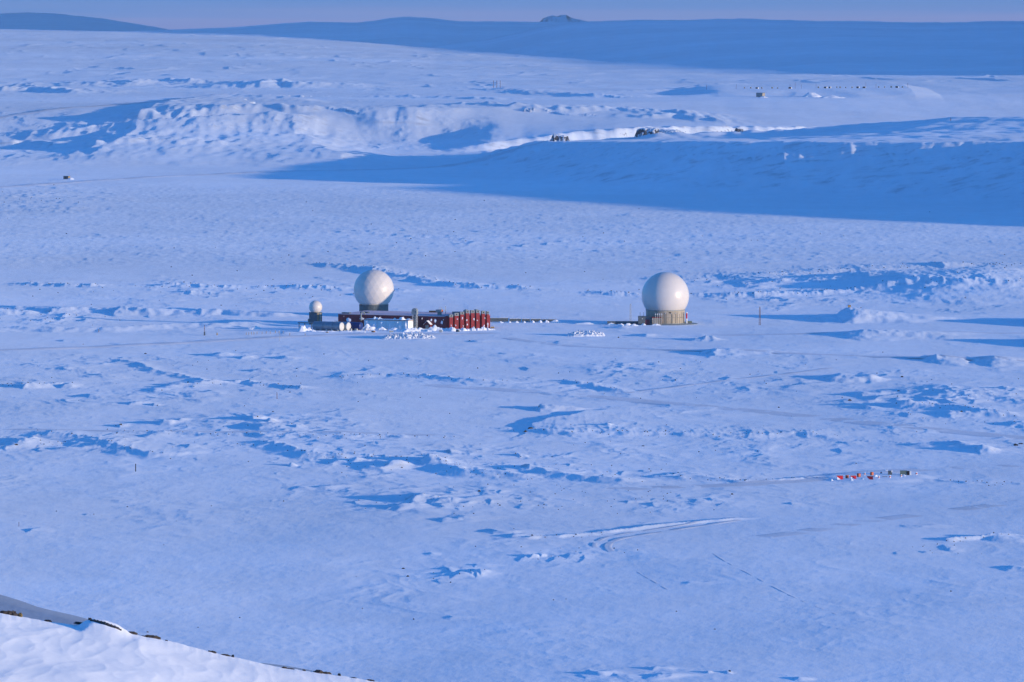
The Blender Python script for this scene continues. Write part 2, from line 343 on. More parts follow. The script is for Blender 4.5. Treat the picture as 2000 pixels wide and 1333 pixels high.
# ------------------------------------------------------------ tagging and mesh building
def tag(o, label=None, cat=None, group=None, kind=None):
    if label: o['label'] = label
    if cat: o['category'] = cat
    if group: o['group'] = group
    if kind: o['kind'] = kind
    return o
def link(o, parent=None):
    sc.collection.objects.link(o)
    if parent is not None: o.parent = parent
    return o
def grid_object(name, X, Y, Z, mat, smooth=True):
    n, m = X.shape
    me = bpy.data.meshes.new(name)
    co = np.stack([X, Y, Z], -1).reshape(-1, 3).astype(np.float32)
    i = np.arange((n - 1) * (m - 1)); r = i // (m - 1); c = i % (m - 1)
    v0 = r * m + c
    f = np.stack([v0, v0 + 1, v0 + m + 1, v0 + m], -1).astype(np.int32)
    me.vertices.add(len(co)); me.vertices.foreach_set("co", co.ravel())
    me.loops.add(f.size); me.loops.foreach_set("vertex_index", f.ravel())
    me.polygons.add(len(f)); me.polygons.foreach_set("loop_start", np.arange(0, f.size, 4, dtype=np.int32))
    me.update(calc_edges=True)
    if smooth: me.polygons.foreach_set("use_smooth", np.ones(len(f), dtype=bool))
    me.materials.append(mat)
    o = bpy.data.objects.new(name, me); sc.collection.objects.link(o)
    return o

# ------------------------------------------------------------ materials
def pmat(name, col, rough=.6, spec=.3, noise_amt=.12, scale=1.0, bump=0.0, metal=0.0, stretch=(1, 1, 1), droughness=0.0):
    m = bpy.data.materials.new(name); m.use_nodes = True
    t = m.node_tree; b = t.nodes["Principled BSDF"]
    b.inputs['Roughness'].default_value = rough; b.inputs['Specular IOR Level'].default_value = spec; b.inputs['Metallic'].default_value = metal
    b.inputs['Diffuse Roughness'].default_value = droughness
    tcn = t.nodes.new("ShaderNodeTexCoord"); mpn = t.nodes.new("ShaderNodeMapping"); mpn.inputs['Scale'].default_value = stretch
    t.links.new(tcn.outputs['Object'], mpn.inputs[0])
    n = t.nodes.new("ShaderNodeTexNoise"); n.inputs['Scale'].default_value = scale; n.inputs['Detail'].default_value = 5
    t.links.new(mpn.outputs[0], n.inputs['Vector'])
    r = t.nodes.new("ShaderNodeMapRange"); r.inputs[1].default_value = .3; r.inputs[2].default_value = .7
    r.inputs[3].default_value = 1 - noise_amt; r.inputs[4].default_value = 1 + noise_amt
    t.links.new(n.outputs['Fac'], r.inputs[0])
    mx = t.nodes.new("ShaderNodeMix"); mx.data_type = 'RGBA'; mx.blend_type = 'MULTIPLY'; mx.inputs[0].default_value = 1
    mx.inputs[6].default_value = (*col, 1); t.links.new(r.outputs[0], mx.inputs[7]); t.links.new(mx.outputs[2], b.inputs['Base Color'])
    if bump:
        bn = t.nodes.new("ShaderNodeBump"); bn.inputs['Strength'].default_value = 1; bn.inputs['Distance'].default_value = bump
        t.links.new(n.outputs['Fac'], bn.inputs['Height']); t.links.new(bn.outputs[0], b.inputs['Normal'])
    return m

def snow_mat(name, base, droughness=1.0, bumps=(), rock=True, rock_z=0.80, tone=.05, crust=True, rockcol=(.035, .03, .028)):
    m = bpy.data.materials.new(name); m.use_nodes = True
    t = m.node_tree; N = t.nodes; L = t.links; b = N["Principled BSDF"]
    b.inputs['Roughness'].default_value = .75; b.inputs['Specular IOR Level'].default_value = .15
    b.inputs['Diffuse Roughness'].default_value = droughness
    geo = N.new("ShaderNodeNewGeometry")
    def nz(scale, stretch, detail=4, rough=.55):
        mpn = N.new("ShaderNodeMapping"); mpn.inputs['Scale'].default_value = stretch
        L.new(geo.outputs['Position'], mpn.inputs[0])
        n = N.new("ShaderNodeTexNoise"); n.inputs['Scale'].default_value = scale; n.inputs['Detail'].default_value = detail; n.inputs['Roughness'].default_value = rough
        L.new(mpn.outputs[0], n.inputs['Vector']); return n.outputs['Fac']
    def rng(v, a, b_, c, d):
        r = N.new("ShaderNodeMapRange"); r.inputs[1].default_value = a; r.inputs[2].default_value = b_; r.inputs[3].default_value = c; r.inputs[4].default_value = d
        L.new(v, r.inputs[0]); return r.outputs[0]
    def mul(col, v):
        mx = N.new("ShaderNodeMix"); mx.data_type = 'RGBA'; mx.blend_type = 'MULTIPLY'; mx.inputs[0].default_value = 1
        L.new(col, mx.inputs[6]); L.new(v, mx.inputs[7]); return mx.outputs[2]
    rgb = N.new("ShaderNodeRGB"); rgb.outputs[0].default_value = (*base, 1); col = rgb.outputs[0]
    # wind-packed crust against loose drifted snow: a slight difference of whiteness
    col = mul(col, rng(nz(.012, (1, .5, 1), 5), .3, .7, 1 - tone, 1 + tone * .6))
    col = mul(col, rng(nz(.0011, (.5, 1, 1), 5, .6), .3, .7, 1 - tone * 2.6, 1 + tone * 1.0))
    col = mul(col, rng(nz(.09, (1, .35, 1), 4, .65), .3, .7, 1 - tone, 1 + tone * .6))
    nrm = None
    for (scale, stretch, dist) in bumps:
        bn = N.new("ShaderNodeBump"); bn.inputs['Strength'].default_value = 1; bn.inputs['Distance'].default_value = dist
        L.new(nz(scale, stretch, 4, .6), bn.inputs['Height'])
        if nrm is not None: L.new(nrm, bn.inputs['Normal'])
        nrm = bn.outputs[0]
    if nrm is not None: L.new(nrm, b.inputs['Normal'])
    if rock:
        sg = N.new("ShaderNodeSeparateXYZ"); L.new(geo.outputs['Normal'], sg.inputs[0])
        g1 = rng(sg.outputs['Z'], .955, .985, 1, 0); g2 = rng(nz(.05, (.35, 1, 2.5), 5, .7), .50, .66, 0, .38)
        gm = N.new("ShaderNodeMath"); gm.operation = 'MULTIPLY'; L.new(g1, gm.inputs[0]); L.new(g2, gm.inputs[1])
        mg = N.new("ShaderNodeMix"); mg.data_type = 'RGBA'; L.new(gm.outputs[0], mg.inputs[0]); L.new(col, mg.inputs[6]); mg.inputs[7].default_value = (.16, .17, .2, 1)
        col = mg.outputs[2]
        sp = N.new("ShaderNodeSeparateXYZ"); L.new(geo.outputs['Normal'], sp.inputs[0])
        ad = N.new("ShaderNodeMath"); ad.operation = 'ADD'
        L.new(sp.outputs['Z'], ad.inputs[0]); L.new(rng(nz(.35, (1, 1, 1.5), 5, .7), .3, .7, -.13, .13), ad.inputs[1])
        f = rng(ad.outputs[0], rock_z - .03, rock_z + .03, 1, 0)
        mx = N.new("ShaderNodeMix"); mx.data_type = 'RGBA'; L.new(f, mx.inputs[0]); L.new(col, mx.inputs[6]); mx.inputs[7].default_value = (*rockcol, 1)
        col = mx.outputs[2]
    L.new(col, b.inputs['Base Color'])
    return m

SNOW = (.80, .86, .93)
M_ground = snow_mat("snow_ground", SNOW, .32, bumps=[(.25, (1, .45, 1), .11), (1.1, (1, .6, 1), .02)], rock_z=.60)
M_slope = snow_mat("snow_foreground", (.86, .88, .90), .35, bumps=[(.35, (1, .6, 1), .04), (2.2, (1, .6, 1), .006)], rock=False, tone=.03)
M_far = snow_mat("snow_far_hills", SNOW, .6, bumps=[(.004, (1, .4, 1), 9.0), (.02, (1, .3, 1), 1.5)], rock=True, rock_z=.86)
M_road = snow_mat("packed_snow_road", (.73, .76, .82), .25, bumps=[(.6, (1, .3, 1), .05)], rock=False, tone=.08)
M_wet_road = snow_mat("grey_gravel_road", (.27, .33, .42), .6, bumps=[(.6, (1, .3, 1), .05)], rock=False, tone=.12)

# ------------------------------------------------------------ ground sheet
def ground_grid():
    rows = []
    py = 1500.0
    while py > 395: rows.append(CAMZ / math.tan(PITCH + math.atan((py - 666.5) / FPX))); py -= 0.85
    y = rows[-1]
    while y < 5300: y += 7; rows.append(y)
    while y < 8600: y += 6.5; rows.append(y)
    while y < 12500: y += 17; rows.append(y)
    while y < 24500: y += 50; rows.append(y)
    rows += [25500, 27000, 30000, 36000, 45000, 60000, 90000]
    rows = np.array([300, 500, 700, 850, 950, 1020, 1080, 1120] + rows)
    cols = list(np.arange(-60, 2061, 1.75))
    a = 2060.0; st = 2.5
    while a < 16000: a += st; st *= 1.055; cols.append(a)
    a = -60.0; st = 2.5
    while a > -14000: a -= st; st *= 1.07; cols.insert(0, a)
    cols = np.array(cols)
    Y, P = np.meshgrid(rows, cols, indexing='ij')
    X = (P - 1000) / FPX * (Y * math.cos(PITCH) + CAMZ * math.sin(PITCH))
    return X, Y
GX, GY = ground_grid()
GZ = height(GX, GY)
# the far edge keeps falling away below the hills
GZ = np.where(GY > 30000, -60, GZ)
print("ground", GX.shape)
ground = grid_object("snow_ground", GX, GY, GZ, M_ground); tag(ground, kind="structure")

# ------------------------------------------------------------ distant ridges, built far off at full size
def ridge_mesh(name, skyline, D, foot, mat, amp=1.0, rows=60, seed=0, step=3.0, zfoot=-60):
    pxs = np.arange(skyline[0][0], skyline[-1][0] + .1, step)
    ys = np.interp(pxs, [p[0] for p in skyline], [p[1] for p in skyline])
    t = np.linspace(0, 1, rows)
    T, P = np.meshgrid(t, pxs, indexing='ij')
    Dd = foot + (D - foot) * np.minimum(T / .8, 1) + (T > .8) * (T - .8) * 5 * (D - foot) * .4
    X = (P - 1000) / FPX * Dd
    zc = CAMZ - (ys - 30) * D / FPX
    Z = zfoot + (zc[None, :] - zfoot) * np.where(T <= .8, (T / .8) ** .8, 1 - ((T - .8) / .2) * .35)
    Z = Z + amp * fbm(X / (D * .012), Dd / (D * .02), 4, seed) * np.sin(np.pi * np.clip(T / .8, 0, 1)) * .8 + amp * .25 * fbm(X / (D * .003), Dd / (D * .02), 3, seed + 9) * (T > .3)
    o = grid_object(name, X, Dd, Z, mat); tag(o, kind="structure"); return o
ridge_mesh("distant_hills", [(-400, 60), (-100, 60), (200, 62), (340, 58), (450, 54), (530, 47.5), (600, 42.5), (700, 44), (735, 40), (765, 35), (790, 32.5), (830, 34.5), (860, 37.5), (900, 42), (980, 42), (1060, 43), (1300, 46), (1700, 50), (2300, 50)], 31000, 25000, M_far, 5, seed=5)
ridge_mesh("distant_mountains", [(-500, 50), (-150, 34), (0, 27), (50, 24.5), (110, 26.5), (200, 36), (280, 49), (340, 60), (500, 90)], 62000, 50000, M_far, 14, seed=8)
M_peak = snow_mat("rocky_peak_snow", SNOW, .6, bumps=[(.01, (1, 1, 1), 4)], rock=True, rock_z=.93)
ridge_mesh("rocky_peak", [(1035, 60), (1054, 43), (1060, 36.5), (1070, 32), (1079, 29.3), (1083, 30.5), (1088, 32.5), (1096, 30.5), (1106, 30.2), (1112, 33), (1120, 35.5), (1130, 38.5), (1146, 43), (1180, 60)], 43000, 41200, M_peak, 30, rows=50, seed=12, step=1.0, zfoot=40)

def shade_ridge(name, crest, half=1300, seed=3):
    # unseen ridge added outside the view on the right, to shade the far hills
    t = np.linspace(0, 1, 150); n = len(crest)
    C = np.stack([np.interp(t, np.linspace(0, 1, n), [c[k] for c in crest]) for k in range(3)], -1)
    w = np.linspace(-1, 1, 41)
    X = C[:, None, 0] + w[None, :] * half * (1 + 0 * C[:, None, 0])
    Y = C[:, None, 1] + 0 * w[None, :]
    Z = C[:, None, 2] * (1 - np.abs(w[None, :])) - 40 + 40 * (1 - np.abs(w[None, :]))
    Z = Z + 60 * fbm(X / 900, Y / 900, 3, seed) * np.sin(np.pi * np.abs(w[None, :]))
    o = grid_object(name, X, Y, Z, M_far); tag(o, kind="structure"); return o
shade_ridge("added_shade_ridge", [(7500, 8600, 0), (5524, 9515, 452), (5111, 9745, 456), (4892, 11500, 456), (4673, 13245, 456), (4450, 14500, 466), (4222, 15745, 474), (4358, 16494, 575), (4853, 17118, 735), (5100, 18300, 950), (5100, 20000, 1020), (5500, 25000, 1120), (5800, 30000, 1200), (6500, 36000, 1300), (7500, 48000, 1550), (8200, 60000, 1700)])

# ------------------------------------------------------------ foreground hillside the picture was taken from
RL = [(-3000, 1000), (-500, 1120), (-100, 1186), (0, 1200), (30, 1206), (60, 1212), (100, 1219), (148, 1225), (158, 1217), (175, 1212.5), (200, 1214), (225, 1222), (252, 1240), (275, 1246), (300, 1250), (340, 1259), (400, 1275), (460, 1289), (520, 1303), (560, 1310), (640, 1321), (730, 1334), (900, 1362), (1300, 1440), (2200, 1700), (4000, 2300)]
DR = 420.0
_tp = np.arange(-8000, 9001, 5.0)
_kn = np.exp(-np.linspace(-2.2, 2.2, 141) ** 2); _kn /= _kn.sum()
_ty = np.convolve(np.interp(np.concatenate([[-8000] * 70, _tp, [9000] * 70]), [p[0] for p in RL], [p[1] for p in RL]), _kn, 'valid')
def slope_z(P, D):
    a_, b_ = [p[0] for p in RL], [p[1] for p in RL]
    ye = sum(np.interp(P + o, a_, b_) for o in (-5, 0, 5)) / 3
    ye = ye + .7 * fbm(P / 19.0, 0 * P, 3, 203)
    yt = np.interp(P, _tp, _ty)
    yr = yt + (ye - yt) * np.exp(-((D - DR) / np.where(D > DR, 60, 9.0)) ** 2)
    zr = CAMZ - (yr - 30) * DR / FPX
    X = (P - 1000) / FPX * D
    zfront = zr + .055 * (DR - D) + .00004 * (DR - D) ** 2 + 0 * P
    zback = zr - .55 * (D - DR) ** 1.0 - 1.5 * (1 - np.exp(-(D - DR) / 3))
    z = np.where(D <= DR, np.minimum(zfront, 168.3), zback)
    edge = np.exp(-((D - DR) / 60) ** 2)
    fr = sstep(0, 12, DR - D)
    z = z + (D <= DR + 2) * (.11 * fbm((X + .05 * D) / 6.1, (D - 2 * X) / 34, 2, 201) * (.25 + .75 * fr) + .022 * fbm((X + .1 * D) / 1.9, (D - 3 * X) / 13, 3, 205) * (.4 + .6 * fr))
    # drift hollows
    z = z + (D <= DR) * .10 * fr * ridged((X + .09 * D) / 8.3, (D - 6 * X) / 90, 3, 211)
    return z
def foreground():
    cols = np.concatenate([np.linspace(-6000, -520, 40), np.arange(-500, 900, 2.2), np.linspace(905, 1400, 60), np.linspace(1420, 7000, 50)])
    Ds = np.concatenate([np.linspace(8, 240, 30), np.linspace(245, 418, 330), np.linspace(418.2, 424, 14), np.linspace(428, 760, 50)])
    Dm, P = np.meshgrid(Ds, cols, indexing='ij')
    X = (P - 1000) / FPX * Dm
    Z = slope_z(P, Dm)
    Z = np.where(Dm > 424, np.maximum(Z, -30), Z)
    return grid_object("snowy_hillside", X, Dm, Z, M_slope)
tag(foreground(), kind="structure")

# ------------------------------------------------------------ roads and vehicle tracks draped on the snow
def drape(name, pts, width, mat, lift=.25, step=6.0, world_pts=False, zlist=None, sink=.25, taper=True):
    W = []
    for i, p in enumerate(pts):
        zb = zlist[i] if zlist else 0
        W.append(Vector(p) if world_pts else on_base(p[0], p[1], zb))
    # Catmull-Rom through the points
    out_ = []
    n = len(W)
    for i in range(n - 1):
        p0 = W[max(i - 1, 0)]; p1 = W[i]; p2 = W[i + 1]; p3 = W[min(i + 2, n - 1)]
        L_ = (p2 - p1).length; k = max(2, int(L_ / step))
        for j in range(k):
            t = j / k
            out_.append(0.5 * ((2 * p1) + (p2 - p0) * t + (2 * p0 - 5 * p1 + 4 * p2 - p3) * t * t + (3 * p1 - p0 - 3 * p2 + p3) * t ** 3))
    out_.append(W[-1])
    A = np.array([[v.x, v.y] for v in out_])
    d = np.gradient(A, axis=0); d /= np.maximum(np.linalg.norm(d, axis=1, keepdims=True), 1e-6)
    nrm = np.stack([-d[:, 1], d[:, 0]], -1)
    off = np.array([-.8, -.5, -.25, 0, .25, .5, .8]) * width
    up = np.array([-sink, lift, lift, lift, lift, lift, -sink])
    X = A[:, None, 0] + nrm[:, None, 0] * off; Y = A[:, None, 1] + nrm[:, None, 1] * off
    Zc = height(X, Y)
    Zs = np.stack([np.convolve(np.pad(Zc.max(1) if False else Zc.mean(1), 6, 'edge'), np.ones(13) / 13, 'valid')] * 7, -1) * .75 + Zc * .25
    nn = len(A); e_ = np.minimum(np.arange(nn), np.arange(nn)[::-1]) / max(4, .12 * nn)
    wob_ = .5 + .5 * np.clip(noise(A[:, 0] / 14, A[:, 1] / 14, 19) * 2 + .6, 0, 1)
    tp = np.clip(e_, 0, 1) * wob_ if taper else np.ones(nn)
    Z = np.maximum(Zs, Zc) + np.where(up > 0, up * tp[:, None] - .12 * (1 - tp[:, None]), up)
    o = grid_object(name, X, Y, Z, mat); tag(o, kind="structure"); return o
drape("road", [(-60, 686), (200, 677), (400, 667), (560, 659), (700, 655), (860, 654), (980, 650)], 10, M_road, .45)
drape("road", [(-60, 371), (100, 361), (300, 347), (450, 340), (560, 336), (700, 333), (860, 328), (1000, 322), (1090, 318)], 15, M_road, .8)
drape("road", [(-60, 240), (80, 232), (200, 222), (330, 208), (480, 194)], 16, M_road, .9, zlist=[30, 32, 35, 38, 43])
drape("road", [(960, 655), (1100, 676), (1400, 690), (1700, 700), (2100, 712)], 8, M_road, .08)
drape("road", [(1350, 654), (1500, 655), (1760, 652), (2080, 652)], 7, M_road, .12)
drape("road", [(700, 745), (960, 760), (1180, 775), (1400, 795), (1600, 815), (1800, 838), (2080, 862)], 13, M_road, .05)
drape("track", [(1200, 770), (1330, 755), (1500, 737), (1640, 718)], 4, M_road, .12)
drape("track", [(-60, 838), (200, 844), (420, 847), (700, 851), (960, 856)], 7, M_road, .05)
drape("track", [(1198, 1083), (1186, 1070), (1210, 1056), (1300, 1040), (1380, 1027), (1464, 1013)], 2.6, M_road, .11, step=3)
drape("track", [(1170, 1078), (1160, 1066), (1195, 1050), (1290, 1034), (1370, 1021), (1450, 1008)], 2.0, M_road, .08, step=3)
drape("track", [(1400, 1060), (1560, 1043), (1700, 1018), (1850, 998), (2060, 970)], 9, M_road, .03, step=4)
drape("track", [(1100, 962), (1300, 953), (1450, 946), (1560, 936), (1660, 924), (1760, 916), (2060, 905)], 11, M_road, .04, step=4)
drape("track", [(1380, 1075), (1420, 1102), (1500, 1142), (1580, 1180), (1660, 1212)], .8, M_road, .03, step=3, sink=.2)
drape("track", [(1235, 1112), (1270, 1132), (1312, 1156)], .8, M_road, .03, step=3, sink=.2)
drape("gravel_road", [(-400, 1085), (-100, 1158), (0, 1190), (75, 1207), (150, 1229), (260, 1263), (330, 1286), (400, 1299), (470, 1303), (560, 1321), (640, 1348)], 17, M_wet_road, .5, step=4, taper=False)

# ------------------------------------------------------------ object building helpers
def thing(name, label, cat, loc=(0, 0, 0), rz=0.0, group=None):
    o = bpy.data.objects.new(name, None); sc.collection.objects.link(o)
    o.empty_display_size = 1.0; o.location = loc; o.rotation_euler = (0, 0, rz)
    return tag(o, label, cat, group)
class MB:
    def __init__(s): s.v = []; s.f = []
    def add(s, vs, fs, M=None):
        b = len(s.v)
        for v in vs: s.v.append(tuple(M @ Vector(v)) if M is not None else tuple(v))
        for f in fs: s.f.append([b + i for i in f])
        return s
    def box(s, x0, x1, y0, y1, z0, z1, M=None, top=1.0):
        cx, cy = (x0 + x1) / 2, (y0 + y1) / 2
        t = lambda x, c: c + (x - c) * top
        vs = [(x0, y0, z0), (x1, y0, z0), (x1, y1, z0), (x0, y1, z0), (t(x0, cx), t(y0, cy), z1), (t(x1, cx), t(y0, cy), z1), (t(x1, cx), t(y1, cy), z1), (t(x0, cx), t(y1, cy), z1)]
        return s.add(vs, [(3, 2, 1, 0), (4, 5, 6, 7), (0, 1, 5, 4), (1, 2, 6, 5), (2, 3, 7, 6), (3, 0, 4, 7)], M)
    def bar(s, a, b, r, n=6, r2=None):
        a, b = Vector(a), Vector(b); d = (b - a)
        q = d.to_track_quat('Z', 'Y').to_matrix(); r2 = r if r2 is None else r2
        vs = []
        for (c, rr) in ((a, r), (b, r2)):
            for k in range(n):
                an = 2 * math.pi * k / n
                vs.append(tuple(c + q @ Vector((rr * math.cos(an), rr * math.sin(an), 0))))
        fs = [(k, (k + 1) % n, n + (k + 1) % n, n + k) for k in range(n)] + [tuple(range(n))[::-1], tuple(range(n, 2 * n))]
        return s.add(vs, fs)
    def lathe(s, prof, n=48, c=(0, 0, 0), cap=True, M=None):
        vs = []; fs = []
        for (r, z) in prof:
            for k in range(n):
                a = 2 * math.pi * k / n; vs.append((c[0] + r * math.cos(a), c[1] + r * math.sin(a), c[2] + z))
        for i in range(len(prof) - 1):
            for k in range(n):
                fs.append((i * n + k, i * n + (k + 1) % n, (i + 1) * n + (k + 1) % n, (i + 1) * n + k))
        if cap: fs += [tuple(range(n))[::-1], tuple(range((len(prof) - 1) * n, len(prof) * n))]
        return s.add(vs, fs, M)
    def build(s, name, mat, parent=None, smooth=False, bevel=0.0):
        me = bpy.data.meshes.new(name); me.from_pydata(s.v, [], s.f); me.update()
        me.materials.append(mat)
        if smooth:
            me.polygons.foreach_set("use_smooth", [True] * len(me.polygons))
        o = bpy.data.objects.new(name, me); sc.collection.objects.link(o)
        if parent is not None: o.parent = parent
        if bevel:
            m = o.modifiers.new("bevel", 'BEVEL'); m.width = bevel; m.segments = 1; m.limit_method = 'ANGLE'
        return o
def copy_tree(o, parent=None):
    c = o.copy(); sc.collection.objects.link(c); c.parent = parent
    for ch in list(o.children): copy_tree(ch, c)
    return c
def ground_at(px, py):
    """where the view ray through the pixel first meets the snow"""
    a = PITCH + math.atan((py - 666.5) / FPX)
    Ds = np.arange(1150, 16000, 4.0)
    P = [at(px, py, d) for d in (1000.0, 2000.0)]
    dx = (P[1].x - P[0].x) / 1000.0; dz = (P[1].z - P[0].z) / 1000.0
    X = P[0].x + dx * (Ds - 1000); Zr = P[0].z + dz * (Ds - 1000)
    H = height(X, Ds); i = int(np.argmax(H >= Zr))
    if i == 0: return on_base(px, py)
    return Vector((X[i], Ds[i], H[i]))
def snow_lump(name, loc, rx, ry, h, seed=0, mat=None, rz=0.0, parent=None, n=40, rag=.35, chunk=0.0, power=1.0):
    """a drifted heap with an uneven outline, standing on the ground"""
    ang = np.linspace(0, 2 * np.pi, n, endpoint=False); rr = np.linspace(0, 1, max(8, n // 3))
    v = [(0, 0, h)]; fs = []
    for r in rr[1:]:
        for a in ang:
            k = 1 + rag * float(noise(np.array([math.cos(a) * 1.7 + seed]), np.array([math.sin(a) * 1.7 + seed * 2]), 301)[0])
            x, y = rx * r * k * math.cos(a), ry * r * k * math.sin(a)
            z = h * (1 - r ** 1.6) ** power * (1 + .5 * float(noise(np.array([x / rx * 2.1 + seed]), np.array([y / ry * 2.1]), 302)[0])) - .35 * (r > .98)
            if chunk: z += chunk * float(ridged(np.array([x / 1.3 + seed]), np.array([y / 1.5]), 2, 303)[0]) * (r < .95) * (1 - r * .6)
            v.append((x, y, z))
    m = n
    for k in range(m): fs.append((0, 1 + k, 1 + (k + 1) % m))
    for i in range(len(rr) - 2):
        for k in range(m): fs.append((1 + i * m + k, 1 + (i + 1) * m + k, 1 + (i + 1) * m + (k + 1) % m, 1 + i * m + (k + 1) % m))
    b = MB(); b.v = v; b.f = fs
    o = b.build(name, mat or M_drift, parent, smooth=not chunk); o.location = loc; o.rotation_euler = (0, 0, rz)
    if parent is None: tag(o, kind="structure")
    return o

# ------------------------------------------------------------ object materials
M_drift = snow_mat("drifted_snow", (.86, .88, .92), .2, bumps=[(1.2, (1, 1, 1), .10)], rock=False, tone=.02)
M_chunk = snow_mat("ploughed_snow", (.86, .88, .91), .2, bumps=[(2.0, (1, 1, 1), .15)], rock=False, tone=.02)
M_dome = pmat("radome_skin", (.66, .61, .56), rough=.30, spec=.45, noise_amt=.03, scale=.25)
M_dome2 = pmat("radome_panels", (.66, .61, .56), rough=.36, spec=.4, noise_amt=.04, scale=.35)
M_drum = pmat("beige_wall_panels", (.36, .31, .24), rough=.7, noise_amt=.16, scale=.6, stretch=(1, 1, .35))
M_drum2 = pmat("dark_drum_panels", (.10, .12, .12), rough=.6, noise_amt=.2, scale=.6)
M_dkgrey = pmat("dark_grey_panels", (.09, .115, .13), rough=.6, noise_amt=.15, scale=.8)
M_grey = pmat("galvanised_grey", (.24, .27, .27), rough=.55, noise_amt=.2, scale=1.2)
M_lgrey = pmat("light_grey_metal", (.42, .43, .42), rough=.5, noise_amt=.15, scale=1.5)
M_red = pmat("red_cladding", (.26, .018, .022), rough=.55, noise_amt=.12, scale=.7, stretch=(1, 1, .25))
M_maroon = pmat("maroon_shaded_red", (.17, .022, .035), rough=.6, noise_amt=.18, scale=.5, stretch=(1, 1, .25))  # darker copy of the red, carrying the long wall's shade; also on doors
M_black = pmat("black_opening", (.012, .012, .016), rough=.8, noise_amt=.1)
M_tan = pmat("tan_timber", (.36, .25, .12), rough=.8, noise_amt=.2, scale=2)
M_brown = pmat("brown_timber", (.20, .09, .045), rough=.8, noise_amt=.2, scale=2)
M_white = pmat("white_paint", (.78, .78, .78), rough=.5, noise_amt=.05)
M_blue = pmat("dark_blue_paint", (.012, .035, .16), rough=.45, noise_amt=.15, scale=1)
M_tank = pmat("galvanised_tank", (.22, .27, .31), rough=.38, spec=.5, noise_amt=.12, scale=.8, metal=.35)
M_tankend = pmat("tank_end", (.62, .60, .56), rough=.5, noise_amt=.08, scale=1)
M_orange = pmat("orange_paint", (.46, .085, .03), rough=.5, noise_amt=.1, scale=2)
M_redpaint = pmat("red_paint", (.55, .02, .03), rough=.5, noise_amt=.1, scale=2)
M_rock = pmat("dark_rock", (.05, .042, .038), rough=.9, noise_amt=.5, scale=3, bump=.05)
M_rock2 = pmat("olive_rock", (.16, .12, .05), rough=.9, noise_amt=.4, scale=3, bump=.03)
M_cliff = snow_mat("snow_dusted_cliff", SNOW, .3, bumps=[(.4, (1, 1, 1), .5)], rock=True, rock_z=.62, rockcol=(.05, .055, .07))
M_green = pmat("grey_green_paint", (.14, .19, .16), rough=.6, noise_amt=.15)
M_roof = snow_mat("dusted_roof", (.60, .50, .56), .3, bumps=[(.8, (1, 1, 1), .05)], rock=False, tone=.10)

# ------------------------------------------------------------ the smooth radome on the right
C1 = Vector((at(1299.5, 578, 3133).x, 3133.0, 0.0)); zc1 = at(1299.5, 578, 3133).z
k1 = 3133 * math.cos(PITCH) / FPX + 170 * math.sin(PITCH) / FPX
RD = 46.4 * k1; DRM = 38 * k1; DH = 7.9
t = thing("radome", "largest smooth white radome sphere on a beige drum, standing alone on the right", "radome", C1)
pr = []
a0 = math.asin((DH - zc1) / RD)
for i in range(73):
    a = a0 + (math.pi / 2 - a0) * i / 72; pr.append((max(RD * math.cos(a), .01), zc1 + RD * math.sin(a)))
MB().lathe(pr, 128).build("dome", M_dome, t, smooth=True)
MB().lathe([(DRM, -1), (DRM, DH)], 72).build("drum_wall", M_drum, t)
MB().lathe([(DRM + .18, DH - .35), (DRM + .18, DH + .02)], 72).build("drum_rim", M_grey, t)
MB().lathe([(DRM + .9, -.6), (DRM + .9, .75), (DRM + .05, .75)], 72).build("foundation_ring", M_grey, t)
def polar(a, r, z): return Vector((r * math.sin(a), -r * math.cos(a), z))
for a in (-.42, -.05, .03, .30, .34, .52, .62, .80, .98, 1.2):
    MB().bar(polar(a, DRM + .16, .7), polar(a, DRM + .16, DH - random.Random(int(a * 50)).choice([1.2, 2.0])), .07, 5).build("downpipe", M_dkgrey, t)
for (a0_, a1_) in ((-.25, -.1), (.05, .25), (.34, .52), (.64, .8), (.85, 1.2)):
    m_ = MB()
    for j in range(4):
        b0, b1 = a0_ + (a1_ - a0_) * j / 4, a0_ + (a1_ - a0_) * (j + 1) / 4
        m_.bar(polar(b0, DRM + .12, 3.9), polar(b1, DRM + .12, 3.9), .08, 5)
    m_.build("cable_tray", M_dkgrey, t)
w_ = polar(.22, DRM + .05, 6.7)
MB().box(w_.x - .45, w_.x + .45, w_.y - .25, w_.y + .1, w_.z - .3, w_.z + .3).build("vent", M_black, t)
for (a, z) in ((-.02, 6.3), (.27, 6.2), (.5, 6.3), (.70, 4.9)):
    w_ = polar(a, DRM + .2, z); MB().box(w_.x - .16, w_.x + .16, w_.y - .15, w_.y + .15, z - .16, z + .16).build("lamp", M_white, t)
# annex against the drum
an = MB(); ax0, ax1 = (1246 - 1299.5) * k1, (1273 - 1299.5) * k1
an.box(ax0, ax1, -11.4, -4, -.6, 4.35); o_an = an.build("annex", M_dkgrey, t)
MB().box(ax0 - .12, ax1 + .12, -11.52, -3.9, 4.35, 4.6).build("roof_trim", M_dkgrey, o_an)
MB().box((1260 - 1299.5) * k1, (1268 - 1299.5) * k1, -11.50, -11.41, .1, 3.0).build("door", M_maroon, o_an)
MB().box(ax0 + 2.0, ax0 + 2.4, -11.6, -11.42, 3.2, 3.6).build("lamp", M_white, o_an)
bx = MB(); bx0, bx1 = ax1, (1289.5 - 1299.5) * k1
bx.box(bx0 + .02, bx1, -13.2, -8, -.6, 4.0); o_bx = bx.build("pump_house", M_drum, t)
MB().box(bx0, bx1 + .15, -13.35, -7.9, 4.0, 4.45).build("roof_trim", M_red, o_bx)
MB().box(bx1 - .02, bx1 + .06, -11.8, -10.6, .2, 2.6).build("door", M_maroon, o_bx)
